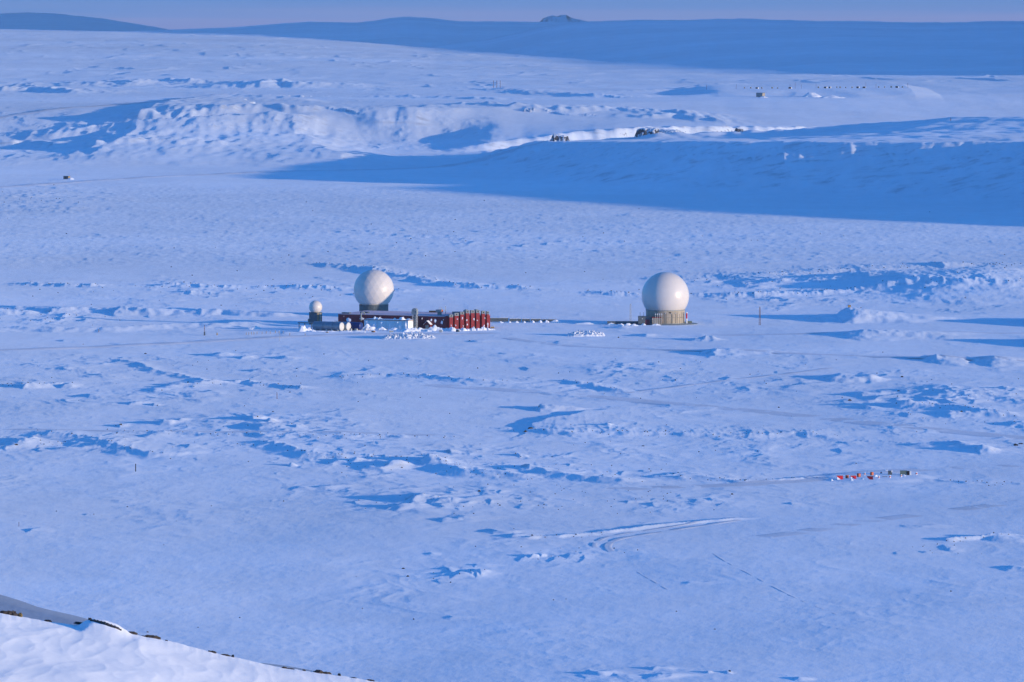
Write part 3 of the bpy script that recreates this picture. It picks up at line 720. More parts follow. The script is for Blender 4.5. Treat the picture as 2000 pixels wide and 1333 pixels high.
MB().box(-7.6, -7.3, -13.34, -13.21, 3.2, 3.5).build("lamp", M_white, o_bx)
for i, px in enumerate((1279, 1283, 1287, 1291)):
    x = (px - 1299.5) * k1
    p_ = MB().bar((x, -13.6, 0), (x, -13.6, 5.9), .10, 6).build("vent_pipe", M_lgrey, t)
    MB().lathe([(.26, 5.85), (.30, 6.15), (.05, 6.4)], 10, (x, -13.6, 0)).build("cap", M_white, p_)
for px in (1249.5, 1256.5):
    x = (px - 1299.5) * k1; MB().bar((x, -9, 4.3), (x, -9, 6.9), .10, 6).build("stub_pipe", M_dkgrey, t)
snow_lump("snow_drift", (C1.x - 12.3, C1.y - 12.6, 0), 1.6, 1.4, .9, 3); snow_lump("snow_drift", (C1.x - 5.6, C1.y - 14.4, 0), 2.6, 1.5, .8, 5)
MB().lathe([(15.5, -.8), (15.0, .25), (11.6, .55)], 64, (3.0, 0, 0)).build("gravel_pad", M_grey, None).location = C1
tag([o for o in sc.objects if o.name == "gravel_pad"][0], kind="structure")
# striped vent stack and green plant beside the drum
p = Vector((at(1341, 634, 3128).x, 3128.0, 0))
t = thing("striped_stack", "slim red and white vent stack right beside the beige drum", "vent stack", p)
for i in range(4):
    z0 = .2 + i * 1.5; MB().lathe([(.42, z0), (.42, z0 + 1.5)], 12).build("stack_section", M_redpaint if i in (2, 3) else M_white, t)
MB().lathe([(.62, 6.2), (.62, 6.5), (.1, 6.8)], 12).build("cap", M_white, t)
t = thing("generator_skid", "low grey green machine on the snow right of the beige drum", "generator", (at(1345, 632, 3131).x, 3131.0, 0))
MB().box(-1.7, 1.9, -1, 1, .7, 1.7).build("housing", M_green, t, bevel=.15)
for x in (-1.2, -.2, .9): MB().lathe([(.35, .0), (.45, .35), (.35, .7)], 10, (x, -.6, 0)).build("drum", M_tan, t)

# ------------------------------------------------------------ lattice masts
def lattice(name, label, px, D, hgt, w0, w1, mat, group=None, cat="mast", r=.05):
    p = Vector((at(px, 630, D).x, D, 0)); p.z = h1(p.x, p.y)
    t = thing(name, label, cat, p, group=group)
    legs = [(-1, -1), (1, -1), (1, 1), (-1, 1)]
    pt = lambda i, f: Vector((legs[i % 4][0] * (w0 + (w1 - w0) * f) / 2, legs[i % 4][1] * (w0 + (w1 - w0) * f) / 2, hgt * f))
    for i in range(4): MB().bar(pt(i, 0) - Vector((0, 0, .5)), pt(i, 1), r, 5).build("leg", mat, t)
    b = MB(); n = max(4, int(hgt / 1.3))
    for j in range(n):
        for i in range(4):
            b.bar(pt(i, j / n), pt(i + 1, (j + 1) / n), r * .7, 4); b.bar(pt(i, j / n), pt(i + 1, j / n), r * .7, 4)
    b.build("bracing", mat, t)
    return t
lattice("lattice_mast", "thin grey lattice mast just left of the large smooth radome", 1231.5, 3165, 9.6, .95, .5, M_lgrey, r=.07)
lattice("lattice_mast", "thin brown lattice mast alone on the snow right of the large smooth radome", 1484, 3122, 10.2, .95, .5, M_brown, r=.07)
t = lattice("weather_mast", "short dark mast with a box at its foot on the snow left of the station", 399.5, 3020, 5.6, .35, .2, M_brown, r=.05)
MB().box(-.4, .4, -.3, .3, .1, 1.9).build("cabinet", M_dkgrey, t)
lattice("lattice_mast", "very thin lattice mast in front of the snow at the far left of the station", 546, 2960, 5.5, .35, .3, M_lgrey, r=.03)

# ------------------------------------------------------------ geodesic radomes
def geodesic(name, label, px, yc, D, rpx, drum, sub, rot):
    c = at(px, yc, D); k = (D * math.cos(PITCH) + (CAMZ - c.z) * math.sin(PITCH)) / FPX; r = rpx * k
    t = thing(name, label, "radome", (c.x, D, 0))
    bm = bmesh.new(); bmesh.ops.create_icosphere(bm, subdivisions=sub, radius=r, matrix=Matrix.Rotation(rot[0], 4, 'X') @ Matrix.Rotation(rot[1], 4, 'Z'))
    bmesh.ops.subdivide_edges(bm, edges=bm.edges[:], cuts=1, use_grid_fill=True)
    for v in bm.verts: v.co = v.co.lerp(v.co.normalized() * r, .42)
    zcut = drum - c.z
    bmesh.ops.bisect_plane(bm, geom=bm.verts[:] + bm.edges[:] + bm.faces[:], plane_co=(0, 0, zcut), plane_no=(0, 0, -1), clear_outer=True)
    bmesh.ops.translate(bm, vec=(0, 0, c.z), verts=bm.verts)
    me = bpy.data.meshes.new("dome"); bm.to_mesh(me); bm.free(); me.materials.append(M_dome2)
    o = bpy.data.objects.new("dome", me); sc.collection.objects.link(o); o.parent = t
    return t, c, r, k
t, c, r, k = geodesic("radome", "faceted white radome rising behind the flat roof of the red building", 730, 566, 3208, 39.6, at(730, 597, 3200).z, 3, (.4, .3))
dz = at(730, 597, 3200).z
MB().lathe([(28.5 * k, -.5), (28.5 * k, dz + .15)], 36).build("drum_wall", M_drum2, t)
MB().lathe([(28.5 * k + .15, dz - .25), (28.5 * k + .15, dz + .1)], 36).build("drum_rim", M_dkgrey, t)
MB().bar((-.4, -2, c.z + r - .6), (-.4, -2, c.z + r + .9), .12, 6).build("beacon", M_white, t)
t, c, r, k = geodesic("radome", "smallest white radome on a dark box above the horizontal tanks", 616.3, 600.3, 3128, 13.0, at(616, 611.5, 3128).z, 3, (.7, .1))
zt = at(616, 611.2, 3126).z
RZ = -R(33)
Mz = Matrix.Rotation(RZ, 4, 'Z')
o = MB().box(-2.55, 2.55, -2.55, 2.55, -.5, zt, Mz).build("pedestal", M_dkgrey, t)
MB().box(-2.7, 2.7, -2.7, 2.7, zt, zt + .18, Mz).build("deck", M_dkgrey, t)
MB().box(2.56, 2.64, -1.9, -.9, .8, zt - .4, Mz).build("door", M_tan, o); MB().box(2.56, 2.64, .2, 1.8, .8, zt - .5, Mz).build("sunlit_panel", M_drum, o)  # tan panel puts the sunlit tone of the right face into colour
b_ = MB()
for yy in (-2.2, -.3, 2.2): b_.bar(Mz @ Vector((2.75, yy, 0)), Mz @ Vector((2.75, yy, zt)), .08, 5)
b_.build("frame", M_dkgrey, o)
MB().box(-4.3, -2.6, -1.2, .6, 1.2, 3.0, Mz).build("cabinet", M_green, t)

# ------------------------------------------------------------ the long red building
K = on_base(870, 642.8)
RL_ = -R(23.8); RT_ = R(16)
H0 = 6.6
t = thing("red_station_building", "long dark red building with a flat roof and a row of bright red towers", "station building", K, 0)
ML = Matrix.Rotation(RL_, 4, 'Z'); MT = Matrix.Rotation(RT_, 4, 'Z')
wall = MB().box(-64.5, -.02, 0, 37, -.6, H0, ML).build("wall", M_maroon, t)
MB().box(-64.7, -.1, -.2, 37.2, H0, H0 + .28, ML).build("roof", M_roof, t)
cl = MB()
for i in range(43): cl.box(-64 + i * 1.5, -63.93 + i * 1.5, -.06, -.002, 0, H0 - .05, ML)
cl.build("cladding_ribs", M_maroon, wall)
MB().box(.02, 25.2, 0, 15, -.6, 7.0, MT).build("wall", M_red, t)
MB().box(-.1, 25.4, -.1, 15.1, 7.0, 7.25, MT).build("roof", M_roof, t)
starts = [876, 886, 897, 908, 918, 928, 939, 948.5]; ends = [884.5, 895.5, 906, 916.5, 926.5, 936.5, 947, 954.5]
tops = [7.9, 8.7, 9.35, 10.0, 10.0, 10.05, 9.6, 9.35]
kx = K.y / FPX / math.cos(RT_) * 1.003
for i in range(8):
    x0, x1 = (starts[i] - 870) * kx, (ends[i] - 870) * kx; hz = tops[i]
    tw = MB().box(x0, x1 - .55, -2.2, -.02, -.6, hz - 1.55, MT).build("tower", M_red, t)
    MB().box(x0 - .05, x1 - .5, -2.26, -.02, hz - 1.55, hz, MT).build("cap", M_grey, tw)
    cx = (x0 + x1) / 2 - .25
    MB().box(cx - .32, cx + .32, -2.32, -2.265, hz - 1.15, hz - .5, MT).build("vent", M_black, tw)
    for zz in (2.0, 4.1): MB().box(x0 + .15, x1 - .7, -2.24, -2.201, zz, zz + .08, MT).build("seam", M_maroon, tw)
    if i in (3, 5):
        m_ = MB(); n = 14; xr = 1.35
        pts = [(cx + xr * math.cos(math.pi * q / n), xr * math.sin(math.pi * q / n)) for q in range(n + 1)]
        for yv in (0.0, 2.4):
            pass
        vs = [(a, .1, hz - 1.0 + b) for a, b in pts] + [(a, 2.6, hz - 1.0 + b) for a, b in pts] + [(cx + xr, .1, 6.5), (cx - xr, .1, 6.5), (cx + xr, 2.6, 6.5), (cx - xr, 2.6, 6.5)]
        fs = [(q, q + 1, n + 2 + q, n + 1 + q) for q in range(n)] + [tuple(range(n + 1)) + (2 * n + 3, 2 * n + 2), tuple(range(n + 1, 2 * n + 2)) + (2 * n + 5, 2 * n + 4)]
        m_.add(vs, fs, MT).build("round_hood", M_grey, t)
MB().box(6.0, 13, 3, 8, 7.2, 8.9, MT).build("plant_box", M_dkgrey, t)
# splashed, wind-plastered snow on the tower faces
rr_ = random.Random(4)
b_ = MB()
for i in range(8):
    x0, x1 = (starts[i] - 870) * kx, (ends[i] - 870) * kx
    for q in range(rr_.choice([1, 2, 2])):
        cx = rr_.uniform(x0 + .4, x1 - .7); cz = rr_.choice([rr_.uniform(1.0, 2.4), rr_.uniform(4.2, 6.3)]); w = rr_.uniform(.25, .5); h = rr_.uniform(.3, .8)
        n = 9; vs = [(cx, -2.45, cz)] + [(cx + w * math.cos(6.283 * a / n) * rr_.uniform(.6, 1.1), -2.2, cz + h * math.sin(6.283 * a / n) * rr_.uniform(.6, 1.1)) for a in range(n)]
        MB().add(vs, [(0, 1 + a, 1 + (a + 1) % n) for a in range(n)], MT).build("plastered_snow", M_drift, t)
# porches and snow on the dark wall
def porch(x, w, h, col):
    p_ = MB().add([(x - w, -2.6, 0), (x + w, -2.6, 0), (x + w, -2.6, h), (x, -2.6, h + w * .95), (x - w, -2.6, h), (x - w, 0, 0), (x + w, 0, 0), (x + w, 0, h), (x, 0, h + w * .95), (x - w, 0, h)],
        [(0, 1, 2, 3, 4), (1, 6, 7, 2), (0, 4, 9, 5), (2, 7, 8, 3), (4, 3, 8, 9)], ML).build("porch", col, t)
    q = .22
    MB().add([(x - w - .3, -3, h - .2), (x, -3, h + w * .95 + q), (x + w + .3, -3, h - .2), (x - w - .3, -.05, h - .2), (x, -.05, h + w * .95 + q), (x + w + .3, -.05, h - .2), (x, -3, h + w * .95 - .02), (x, -.05, h + w * .95 - .02)],
        [(0, 1, 4, 3), (1, 2, 5, 4), (0, 6, 1), (1, 6, 2)], ML).build("porch_roof", M_drift, p_)
    MB().box(x - w * .5, x + w * .5, -2.68, -2.61, 0, h * .8, ML).build("door", M_grey, p_)
porch(-9.8, 1.9, 2.4, M_maroon); porch(-33.5, 1.4, 2.0, M_maroon)
b_ = MB()
for (x, z, w, h) in ((-6.0, 4.3, .9, 1.2), (-2.1, 3.3, .75, 1.2), (-8.4, 4.6, .6, .8), (-14.0, 5.2, .3, .35), (-1.2, 4.9, .3, .35), (-22, 4.6, 1.5, .8), (-40, 4.2, 1.3, .9), (-50, 4.4, 1.6, .8), (-58, 3.6, 2.0, 1.2)):
    n = 11; vs = [(x, -.45, z)] + [(x + w * math.cos(6.283 * a / n) * rr_.uniform(.65, 1.1), -.01, z + h * math.sin(6.283 * a / n) * rr_.uniform(.65, 1.1)) for a in range(n)]
    MB().add(vs, [(0, 1 + a, 1 + (a + 1) % n) for a in range(n)], ML).build("plastered_snow", M_drift, t)
for (x, z) in ((-13.8, 5.6), (-27, 5.5), (-39, 5.5), (-51, 5.4), (-61, 5.4)): MB().box(x - .14, x + .14, -.3, -.07, z, z + .3, ML).build("lamp", M_white, t)
# roof things (fixed to the roof: parts)
def roof_box(x, y, w, d, h, mat, name, z=H0 + .28): return MB().box(x - w / 2, x + w / 2, y - d / 2, y + d / 2, z - .02, z + h, ML).build(name, mat, t)
roof_box(-61, 3, 4.5, 2.5, .7, M_dkgrey, "roof_vent"); roof_box(-54.0, 12, 4.6, 2.5, .8, M_dkgrey, "roof_vent")
roof_box(-22.5, 34, 4.5, 3, .9, M_brown, "rooftop_platform")
cool = roof_box(-7.2, 8, 1.7, 1.7, 1.6, M_grey, "cooling_unit"); MB().box(-8.8, -5.6, 6.6, 9.4, H0 + 1.88, H0 + 3.4, ML).build("fan_housing", M_grey, cool); MB().box(-5.59, -5.5, 7.0, 9.0, H0 + 2.0, H0 + 3.2, ML).build("louvre", M_orange, cool)
for (px, top, rad) in ((857.6, 600.5, .12), (862.2, 600, .14), (870.3, 598.5, .19)):
    D_ = K.y + 14; a = at(px, top, D_); MB().bar((a.x - K.x, D_ - K.y, H0), (a.x - K.x, D_ - K.y, a.z), rad, 8).build("flue_pipe", M_lgrey, t)
a = at(705.2, 626, 3101)
gx, gy = a.x - K.x, 3101 - K.y
g_ = MB(); prev = Vector((gx, gy, 3.5)); path = [Vector((gx, gy, 7.2))] + [Vector((gx + .95 - .95 * math.cos(q), gy, 7.2 + .95 * math.sin(q))) for q in [.4, .8, 1.2, 1.57, 2.0, 2.4, 2.8, 3.14]] + [Vector((gx + 1.9, gy, 6.9))]
for q in path: g_.bar(prev, q, .42, 10); prev = q
g_.build("gooseneck_vent", M_grey, t, smooth=True)

# ------------------------------------------------------------ white annex hall, half plastered with snow
W0 = on_base(797, 644.3)
t = thing("white_hall", "low white hall plastered with snow in front of the dark red wall", "hall", W0, -R(27))
MH = None
hw = MB().box(-27, 0, 0, 7.6, -.6, 4.7).build("wall", M_white, t)
MB().box(-27.2, .25, -.25, 7.85, 4.7, 4.95).build("roof", M_brown, t)
MB().box(-27.0, .1, .3, 7.7, 4.951, 5.15).build("roof_snow", M_drift, t, bevel=.08)
for x in (-24, -19, -13.5, -8, -3.2): MB().box(x - .05, x + .05, -.08, -.002, 0, 4.6).build("wall_batten", M_lgrey, hw)
MB().box(.003, .07, 2.6, 5.4, 0, 3.6).build("door", M_drift, hw)
for (x, z, w, h) in ((-25.4, 3.6, 1.3, 1.0), (-21.0, 2.0, 1.6, 1.8), (-16.2, 3.2, .8, 1.2), (-11.2, 1.8, .55, 1.7), (-6.4, 3.7, .5, .5), (-4.8, 1.7, .6, 1.5), (-1.4, 2.4, .5, 1.9)):
    n = 11; vs = [(x - w * .2, -.55, z)] + [(x + w * math.cos(6.283 * a / n) * rr_.uniform(.65, 1.1), -.01, z + h * math.sin(6.283 * a / n) * rr_.uniform(.65, 1.1)) for a in range(n)]
    MB().add(vs, [(0, 1 + a, 1 + (a + 1) % n) for a in range(n)]).build("plastered_snow", M_drift, t)
for (x, w) in ((-21.5, 1.7), (-18.8, 1.3), (-5.0, 1.9), (-9.5, 1.0)):
    snow_lump("roof_drift", (x, 2.6, 5.0), w, 2.0, w * .85, seed=int(-x), parent=t, n=20)
for (px, wr, h, sd_) in ((720, 4.5, 2.6, 1), (745, 3.2, 1.6, 2), (770, 3.0, 1.2, 3), (792, 2.0, 1.0, 4)):
    p = on_base(px, 644.6); snow_lump("snow_drift", (p.x, p.y - .6, 0), wr, 2.0, h, sd_)

# ------------------------------------------------------------ tall duct tower with a round grey hood
p = on_base(810.3, 643.2)
t = thing("duct_tower", "tall grey lattice tower with a rounded hood between the white hall and the dark wall", "tower", p, -R(20))
legs = [(-1.1, -1.0), (1.1, -1.0), (1.1, 1.0), (-1.1, 1.0)]
for (x, y) in legs: MB().box(x - .14, x + .14, y - .14, y + .14, 0, 8.2).build("leg", M_lgrey, t)
b_ = MB()
for j in range(6):
    for i in range(4):
        a, b = legs[i], legs[(i + 1) % 4]; z0 = .2 + j * 1.33
        b_.bar((a[0], a[1], z0), (b[0], b[1], z0 + 1.33), .07, 4); b_.bar((a[0], a[1], z0), (b[0], b[1], z0), .08, 4)
b_.build("bracing", M_lgrey, t)
MB().box(-.45, .55, -.5, .5, 0, 8.3).build("duct", M_dkgrey, t)
m_ = MB(); n = 16
pts = [(1.45 * math.cos(math.pi * q / n), 1.45 * math.sin(math.pi * q / n)) for q in range(n + 1)]
vs = [(a, -1.2, 9.9 + b) for a, b in pts] + [(a, 1.2, 9.9 + b) for a, b in pts] + [(1.45, -1.2, 8.0), (-1.45, -1.2, 8.0), (1.45, 1.2, 8.0), (-1.45, 1.2, 8.0)]
m_.add(vs, [(q, q + 1, n + 2 + q, n + 1 + q) for q in range(n)] + [tuple(range(n + 1)) + (2 * n + 3, 2 * n + 2), tuple(range(n + 1, 2 * n + 2))[::-1] + (2 * n + 4, 2 * n + 5), (0, n + 1, 2 * n + 4, 2 * n + 2), (n, 2 * n + 3, 2 * n + 5, 2 * n + 1), (2 * n + 2, 2 * n + 3, 2 * n + 5, 2 * n + 4)])
hd = m_.build("hood", M_grey, t)
MB().box(.75, 1.0, -1.25, -1.205, 9.2, 9.8).build("opening", M_black, hd)

# ------------------------------------------------------------ horizontal storage tanks
def tank(label, px, yc, rpx, L, body, end, back=0.0):
    g = on_base(px, yc + rpx + 1.0); D = g.y; c = at(px, yc, D); kk = D / FPX; r = rpx * kk
    t = thing("storage_tank", label, "tank", (c.x, D, 0), RZ)
    X = Matrix.Translation((0, 0, c.z)) @ Matrix.Rotation(R(-90), 4, 'Y')
    MB().lathe([(r, 0.0), (r, L)], 32, M=X).build("body", body, t, smooth=False)
    MB().lathe([(r * 1.0, -.02), (r * .93, -.28), (r * .6, -.55), (.02, -.66)], 32, M=X).build("end_cap", end, t, smooth=True)
    for q in range(5):
        xx = -L + 1.5 + q * (L - 3) / 4; MB().box(xx - .35, xx + .35, -r * .8, r * .8, -.5, c.z - r * .55).build("saddle", M_lgrey, t)
    for q in (.25, .6):
        MB().lathe([(r + .04, L * q), (r + .04, L * q + .15)], 32, M=X).build("band", M_dkgrey, t)
    return t
tank("long grey horizontal tank with a pale end, nearest of the three tanks", 667, 638.4, 8.6, 17.6, M_tank, M_tankend)
tank("grey horizontal tank, the middle of the three beside the dark blue one", 680.3, 638.0, 8.4, 17.0, M_tank, M_tankend)
tank("dark blue horizontal tank, rightmost of the three tanks", 704.5, 637.4, 7.6, 16.0, M_blue, M_blue)
for i, (px, lab) in enumerate(((672, "small grey cabinet at the foot of the nearest pale tank end"), (684.5, "small grey cabinet at the foot of the middle pale tank end"), (695.5, "small grey cabinet standing in the snow before the dark blue tank"))):
    p = on_base(px, 647.3); t = thing("equipment_cabinet", lab, "cabinet", p, RZ)
    MB().box(-.75, .75, -.5, .5, -.1, 1.35).build("body", M_lgrey, t, bevel=.05); MB().box(-.8, .8, -.55, .55, 1.35, 1.45).build("lid", M_dkgrey, t)
t = thing("pipe_frame", "grey pipe frame standing over the nearest horizontal tank", "pipe frame", on_base(657, 646.5), RZ)
for x in (-1.0, 1.2): MB().bar((x, 0, -.3), (x, 0, 5.6), .10, 6).build("post", M_lgrey, t)
for z in (2.2, 3.9, 5.4): MB().bar((-1.0, 0, z), (1.2, 0, z), .07, 5).build("rail", M_lgrey, t)
# platform and snow heap at the left end
t = thing("loading_platform", "dark platform edge poking out of the snow left of the long tank", "platform", on_base(597, 643), RZ)
MB().box(-4.2, 5.5, -1.6, 1.6, 3.2, 3.55).build("deck", M_dkgrey, t)
for x in (-3.6, .2, 4.6): MB().box(x - .15, x + .15, -1.2, -.9, -.4, 3.2).build("leg", M_dkgrey, t)
for (px, py, wr, wd, h, s_) in ((592, 649, 3.6, 3.4, 3.2, 11), (602, 648, 2.6, 2.6, 2.4, 12), (610, 649.5, 3.0, 2.2, 1.2, 13), (626, 650.5, 5.5, 1.6, .9, 14), (648, 650, 5.0, 1.5, 1.0, 15), (676, 649.5, 7.0, 1.6, .9, 16), (702, 649, 6.0, 1.4, .8, 17), (722, 649, 6.0, 1.3, .6, 27)):
    p = on_base(px, py); snow_lump("snow_drift", (p.x, p.y, 0), wr, wd, h, s_, n=28)
for (px, py, wr, wd, h, s_) in ((796, 648.5, 4.0, 2, 1.5, 18), (808, 648, 3.6, 2, 1.9, 19), (821, 647.5, 3.4, 2, 1.6, 20), (835, 648, 3, 2, .9, 21), (847, 647.0, 4.2, 2, 2.8, 22), (858, 647, 3.2, 2, 1.9, 23), (866, 647, 3.0, 2, 1.2, 24), (872.5, 647, 1.6, 1.5, 1.4, 25), (884, 647.5, 3.0, 1.4, 2.3, 26), (895, 647, 1.4, 1.2, .9, 28),
        (905, 646.8, 2.2, 1.2, 1.8, 29), (913, 646.5, 1.2, 1.2, 1.1, 30), (924, 646.3, 1.8, 1.2, 2.0, 31), (934, 646, 1.6, 1.2, 1.3, 32), (944, 645.6, 1.7, 1.2, 2.2, 33), (952, 645.2, 2.0, 1.2, 1.2, 34), (960, 645, 2.2, 1.4, .6, 35)):
    p = on_base(px, py); snow_lump("snow_drift", (p.x, p.y + 1.5, 0), wr, wd, h, s_, n=24, rag=.5)

# ------------------------------------------------------------ ploughed snow rubble
def rubble(label, px0, px1, py, dep, h, seed):
    a, b = on_base(px0, py), on_base(px1, py - 1.5)
    nx = int((b.x - a.x) / .42); ny = int(dep / .42)
    U, V = np.meshgrid(np.linspace(0, 1, nx), np.linspace(0, 1, ny))
    X = a.x + (b.x - a.x) * U; Y = a.y + (b.y - a.y) * U + dep * (V - .3)
    env = (np.sin(np.pi * np.clip(U, 0, 1)) ** .35) * np.sin(np.pi * V) ** .6
    cell = np.abs(noise(X / 1.4, Y / 1.4, seed)) * 2 + .8 * np.abs(noise(X / .7, Y / .7, seed + 3))
    env = np.clip(env * 1.25 - .25 - .25 * np.abs(noise(X / 3, Y / 3, seed + 8)), 0, 1)
    Z = env * h * (.35 + .75 * cell * (1 + .5 * noise(X / 6, Y / 6, seed + 5))) - .5 * (env < .02)
    o = grid_object("snow_rubble", X, Y, Z, M_chunk, smooth=False); tag(o, label, "snow rubble", kind="stuff"); return o
rubble("long heap of ploughed snow rubble before the white hall", 738, 852, 664, 26, 2.3, 5)
rubble("small heap of ploughed snow rubble between the two large radomes", 1106, 1182, 657, 18, 2.0, 9)
rubble("thin line of snow rubble before the horizontal tanks", 672, 724, 655, 10, .8, 13)

# ------------------------------------------------------------ utility corridor linking the buildings
p0, p1 = on_base(956, 629.5), on_base(1086, 629.0)
t = thing("utility_corridor", "long low dark duct on short piers running from the red towers to the radome", "duct", (p0.x, p0.y, 0), 0)
Lc = (p1 - p0).length
for (s0, s1, hh) in ((0, 10.5, 2.3), (11.0, 17.5, 1.9), (17.9, 22.5, 1.8), (22.9, 28.8, 1.8), (29.2, Lc, 1.6)):
    MB().box(s0, s1, -.9, .9, .35, hh).build("duct", M_dkgrey, t); MB().box(s0 + .1, s1 - .1, -.85, .85, hh, hh + .14).build("snow_cover", M_drift, t)
for i in range(11): MB().box(1.0 + i * 3.5, 1.4 + i * 3.5, -.7, .7, -.5, .35).build("pier", M_grey, t)
q0, q1 = on_base(1186, 633.8), on_base(1247, 634.5)
MB().box(q0.x - p0.x, q1.x - p0.x, q0.y - p0.y - .9, q0.y - p0.y + .9, -.4, 1.7).build("duct", M_dkgrey, t)
for (px, py, w, h, s_) in ((978, 630.8, 1.6, .7, 41), (995, 630.6, 1.0, .9, 42), (1009, 630.6, 1.3, 1.0, 43), (1024, 630.6, 1.0, .9, 44), (1040, 630.4, 1.5, 1.2, 45), (1055, 630.4, 1.2, 1.3, 46), (1068, 630.4, 1.6, 1.4, 47), (1085, 630.4, 3.0, 1.7, 48), (1150, 633, 9, .9, 49), (1194, 635.5, 2.5, 1.3, 50), (1212, 636, 3, 1.0, 51), (1226, 636, 2.2, 1.2, 52), (1238, 637, 2.4, 1.0, 53)):
    p = on_base(px, py); snow_lump("snow_drift", (p.x, p.y, 0), w, 1.4, h, s_, n=20)

# ------------------------------------------------------------ posts
def post(name, label, cat, px, py, hgt, r, mat, group=None, proto={}, world_pt=None):
    p = world_pt or ground_at(px, py)
    key = (name, mat.name, round(hgt, 2), r)
    t = thing(name, label, cat, p, group=group)
    MB().bar((0, 0, -.4), (0, 0, hgt), r, 6).build("shaft", mat, t)
    MB().bar((0, 0, hgt), (0, 0, hgt + .12), r * 1.25, 6).build("cap", mat, t)
    return t
post("marker_pole", "dark upright pole on the smooth snow at lower left", "pole", 265, 922, 2.7, .16, M_black)
post("marker_pole", "reddish brown pole in the snow below the left end of the station", "pole", 541, 780, 2.9, .13, M_brown)
post("marker_pole", "faint thin pole behind the dark upright pole at far left", "pole", 37, 1030, 1.3, .06, M_brown)
post("marker_pole", "tiny dark post on the snow bank left of the weather mast", "pole", 193, 650, 1.6, .14, M_tan)
post("marker_pole", "short yellow post on the snow just right of the weather mast", "pole", 424, 656, 1.2, .30, M_tan)
for i, px in enumerate((481, 486, 491, 496, 502, 512, 520, 528, 538, 545, 553, 566, 596)):
    post("guard_post", "small tan guard post in the line leading to the tanks", "post", px, 655 - i * .35 if px < 560 else 657, 1.25, .13, M_tan, "guard posts along the road to the tanks")
for i, px in enumerate((714, 719, 724, 731, 740, 748, 757)):
    post("guard_post", "small brown post in the snow before the white hall", "post", px, 647.2, 1.2, .10, M_tan, "posts before the white hall")
snow_lump("snow_drift", tuple(on_base(497, 643)), 4.2, 2.4, 1.2, 61, n=24, chunk=.4)

# ------------------------------------------------------------ vehicles' gear on the right
KX = 2087 / FPX
def gp(px, py): p = on_base(px, py); return Vector((p.x, p.y, h1(p.x, p.y) - .05))
def plough(label, px, py, w, h, lean):
    t = thing("plough_blade", label, "plough blade", gp(px, py), R(lean))
    n = 8; vs = []; 
    for i in range(n + 1):
        a = -.5 + 1.2 * i / n; y = .55 * math.sin(a) ** 2; z = h * i / n
        vs += [(-w / 2 + .35 * w * (1 - i / n) * .6, y, z), (w / 2, y - .1, z)]
    for i in range(n + 1):
        a = -.5 + 1.2 * i / n; y = .55 * math.sin(a) ** 2 + .1; z = h * i / n
        vs += [(-w / 2 + .35 * w * (1 - i / n) * .6, y, z), (w / 2, y - .1, z)]
    m = 2 * (n + 1); fs = []
    for i in range(n): fs += [(2 * i, 2 * i + 1, 2 * i + 3, 2 * i + 2), (m + 2 * i, m + 2 * i + 2, m + 2 * i + 3, m + 2 * i + 1), (2 * i, 2 * i + 2, m + 2 * i + 2, m + 2 * i), (2 * i + 1, m + 2 * i + 1, m + 2 * i + 3, 2 * i + 3)]
    fs += [(0, m, m + 1, 1), (2 * n, 2 * n + 1, m + 2 * n + 1, m + 2 * n)]
    MB().add(vs, fs).build("blade", M_redpaint, t)
    MB().box(-w / 2, w / 2, .25, .5, h - .12, h + .12).build("top_rail", M_dkgrey, t)
    MB().add([(-w / 2, -.35, 0), (w * .1, -.45, 0), (-w / 2 + .1, -.05, h * .75), (-w / 2, .1, 0)], [(0, 1, 2), (1, 3, 2), (0, 2, 3), (0, 3, 1)]).build("packed_snow", M_drift, t)
    for x in (-w * .2, w * .3): MB().bar((x, .5, h * .5), (x, 1.5, .25), .1, 5).build("push_arm", M_dkgrey, t)
plough("red plough blade lying leftmost of the gear, snow packed in its corner", 1640.5, 936.5, 2.3, 1.35, 10)
plough("dull red plough blade in the shade, second from the left of the gear", 1667, 935.5, 2.2, 1.1, 15)
plough("dark red plough blade below the rightmost orange drum", 1699, 937, 2.4, 1.15, -20)
def roller(label, px, py, s):
    t = thing("orange_tank", label, "fuel tank", gp(px, py), -R(58))
    o = MB().box(-s * .42, s * .42, -s * .42, s * .42, s * .12, s * 1.05).build("shell", M_orange, t, bevel=.1)
    MB().box(-s * .425, -s * .421, -s * .36, s * .36, s * .2, s * .95).build("shaded_end", M_black, o)  # left end coloured black to give its shaded side
    for x in (-.3, .3): MB().box(x * s - .05, x * s + .05, -s * .45, s * .45, 0, s * .12).build("skid", M_dkgrey, t)
roller("orange tank beside the leftmost red plough blade", 1654.5, 934.5, 1.15)
roller("orange tank with a tan tint, the middle one of three", 1677.5, 932, 1.3)
roller("orange tank standing farthest right and back of the three", 1703, 928.8, 1.2)
def drum(label, px, py, g="red and white drums among the gear"):
    t = thing("marker_drum", label, "drum", gp(px, py), group=g)
    for i, m in enumerate((M_white, M_redpaint, M_white)):
        MB().lathe([(.31, i * .33), (.33, i * .33 + .02), (.33, i * .33 + .31), (.31, i * .33 + .33)], 14).build("band", m, t)
    MB().lathe([(.30, .99), (.05, 1.02)], 14).build("lid", M_white, t)
drum("red and white drum left of the rightmost orange tank", 1689, 928.5); drum("red and white drum standing left of the square grey crate", 1721, 926)
drum("red and white drum by the left end of the dark beam", 1716.5, 934.5); drum("red and white drum at the right end of the dark beam", 1738, 934)
drum("red and white drum below the left end of the dark container", 1760, 932); drum("red and white drum alone at the right end of the gear", 1790, 927.5)
t = thing("grey_crate", "square blue grey crate between the drums and the dark container", "crate", gp(1738.5, 927.5), -R(12))
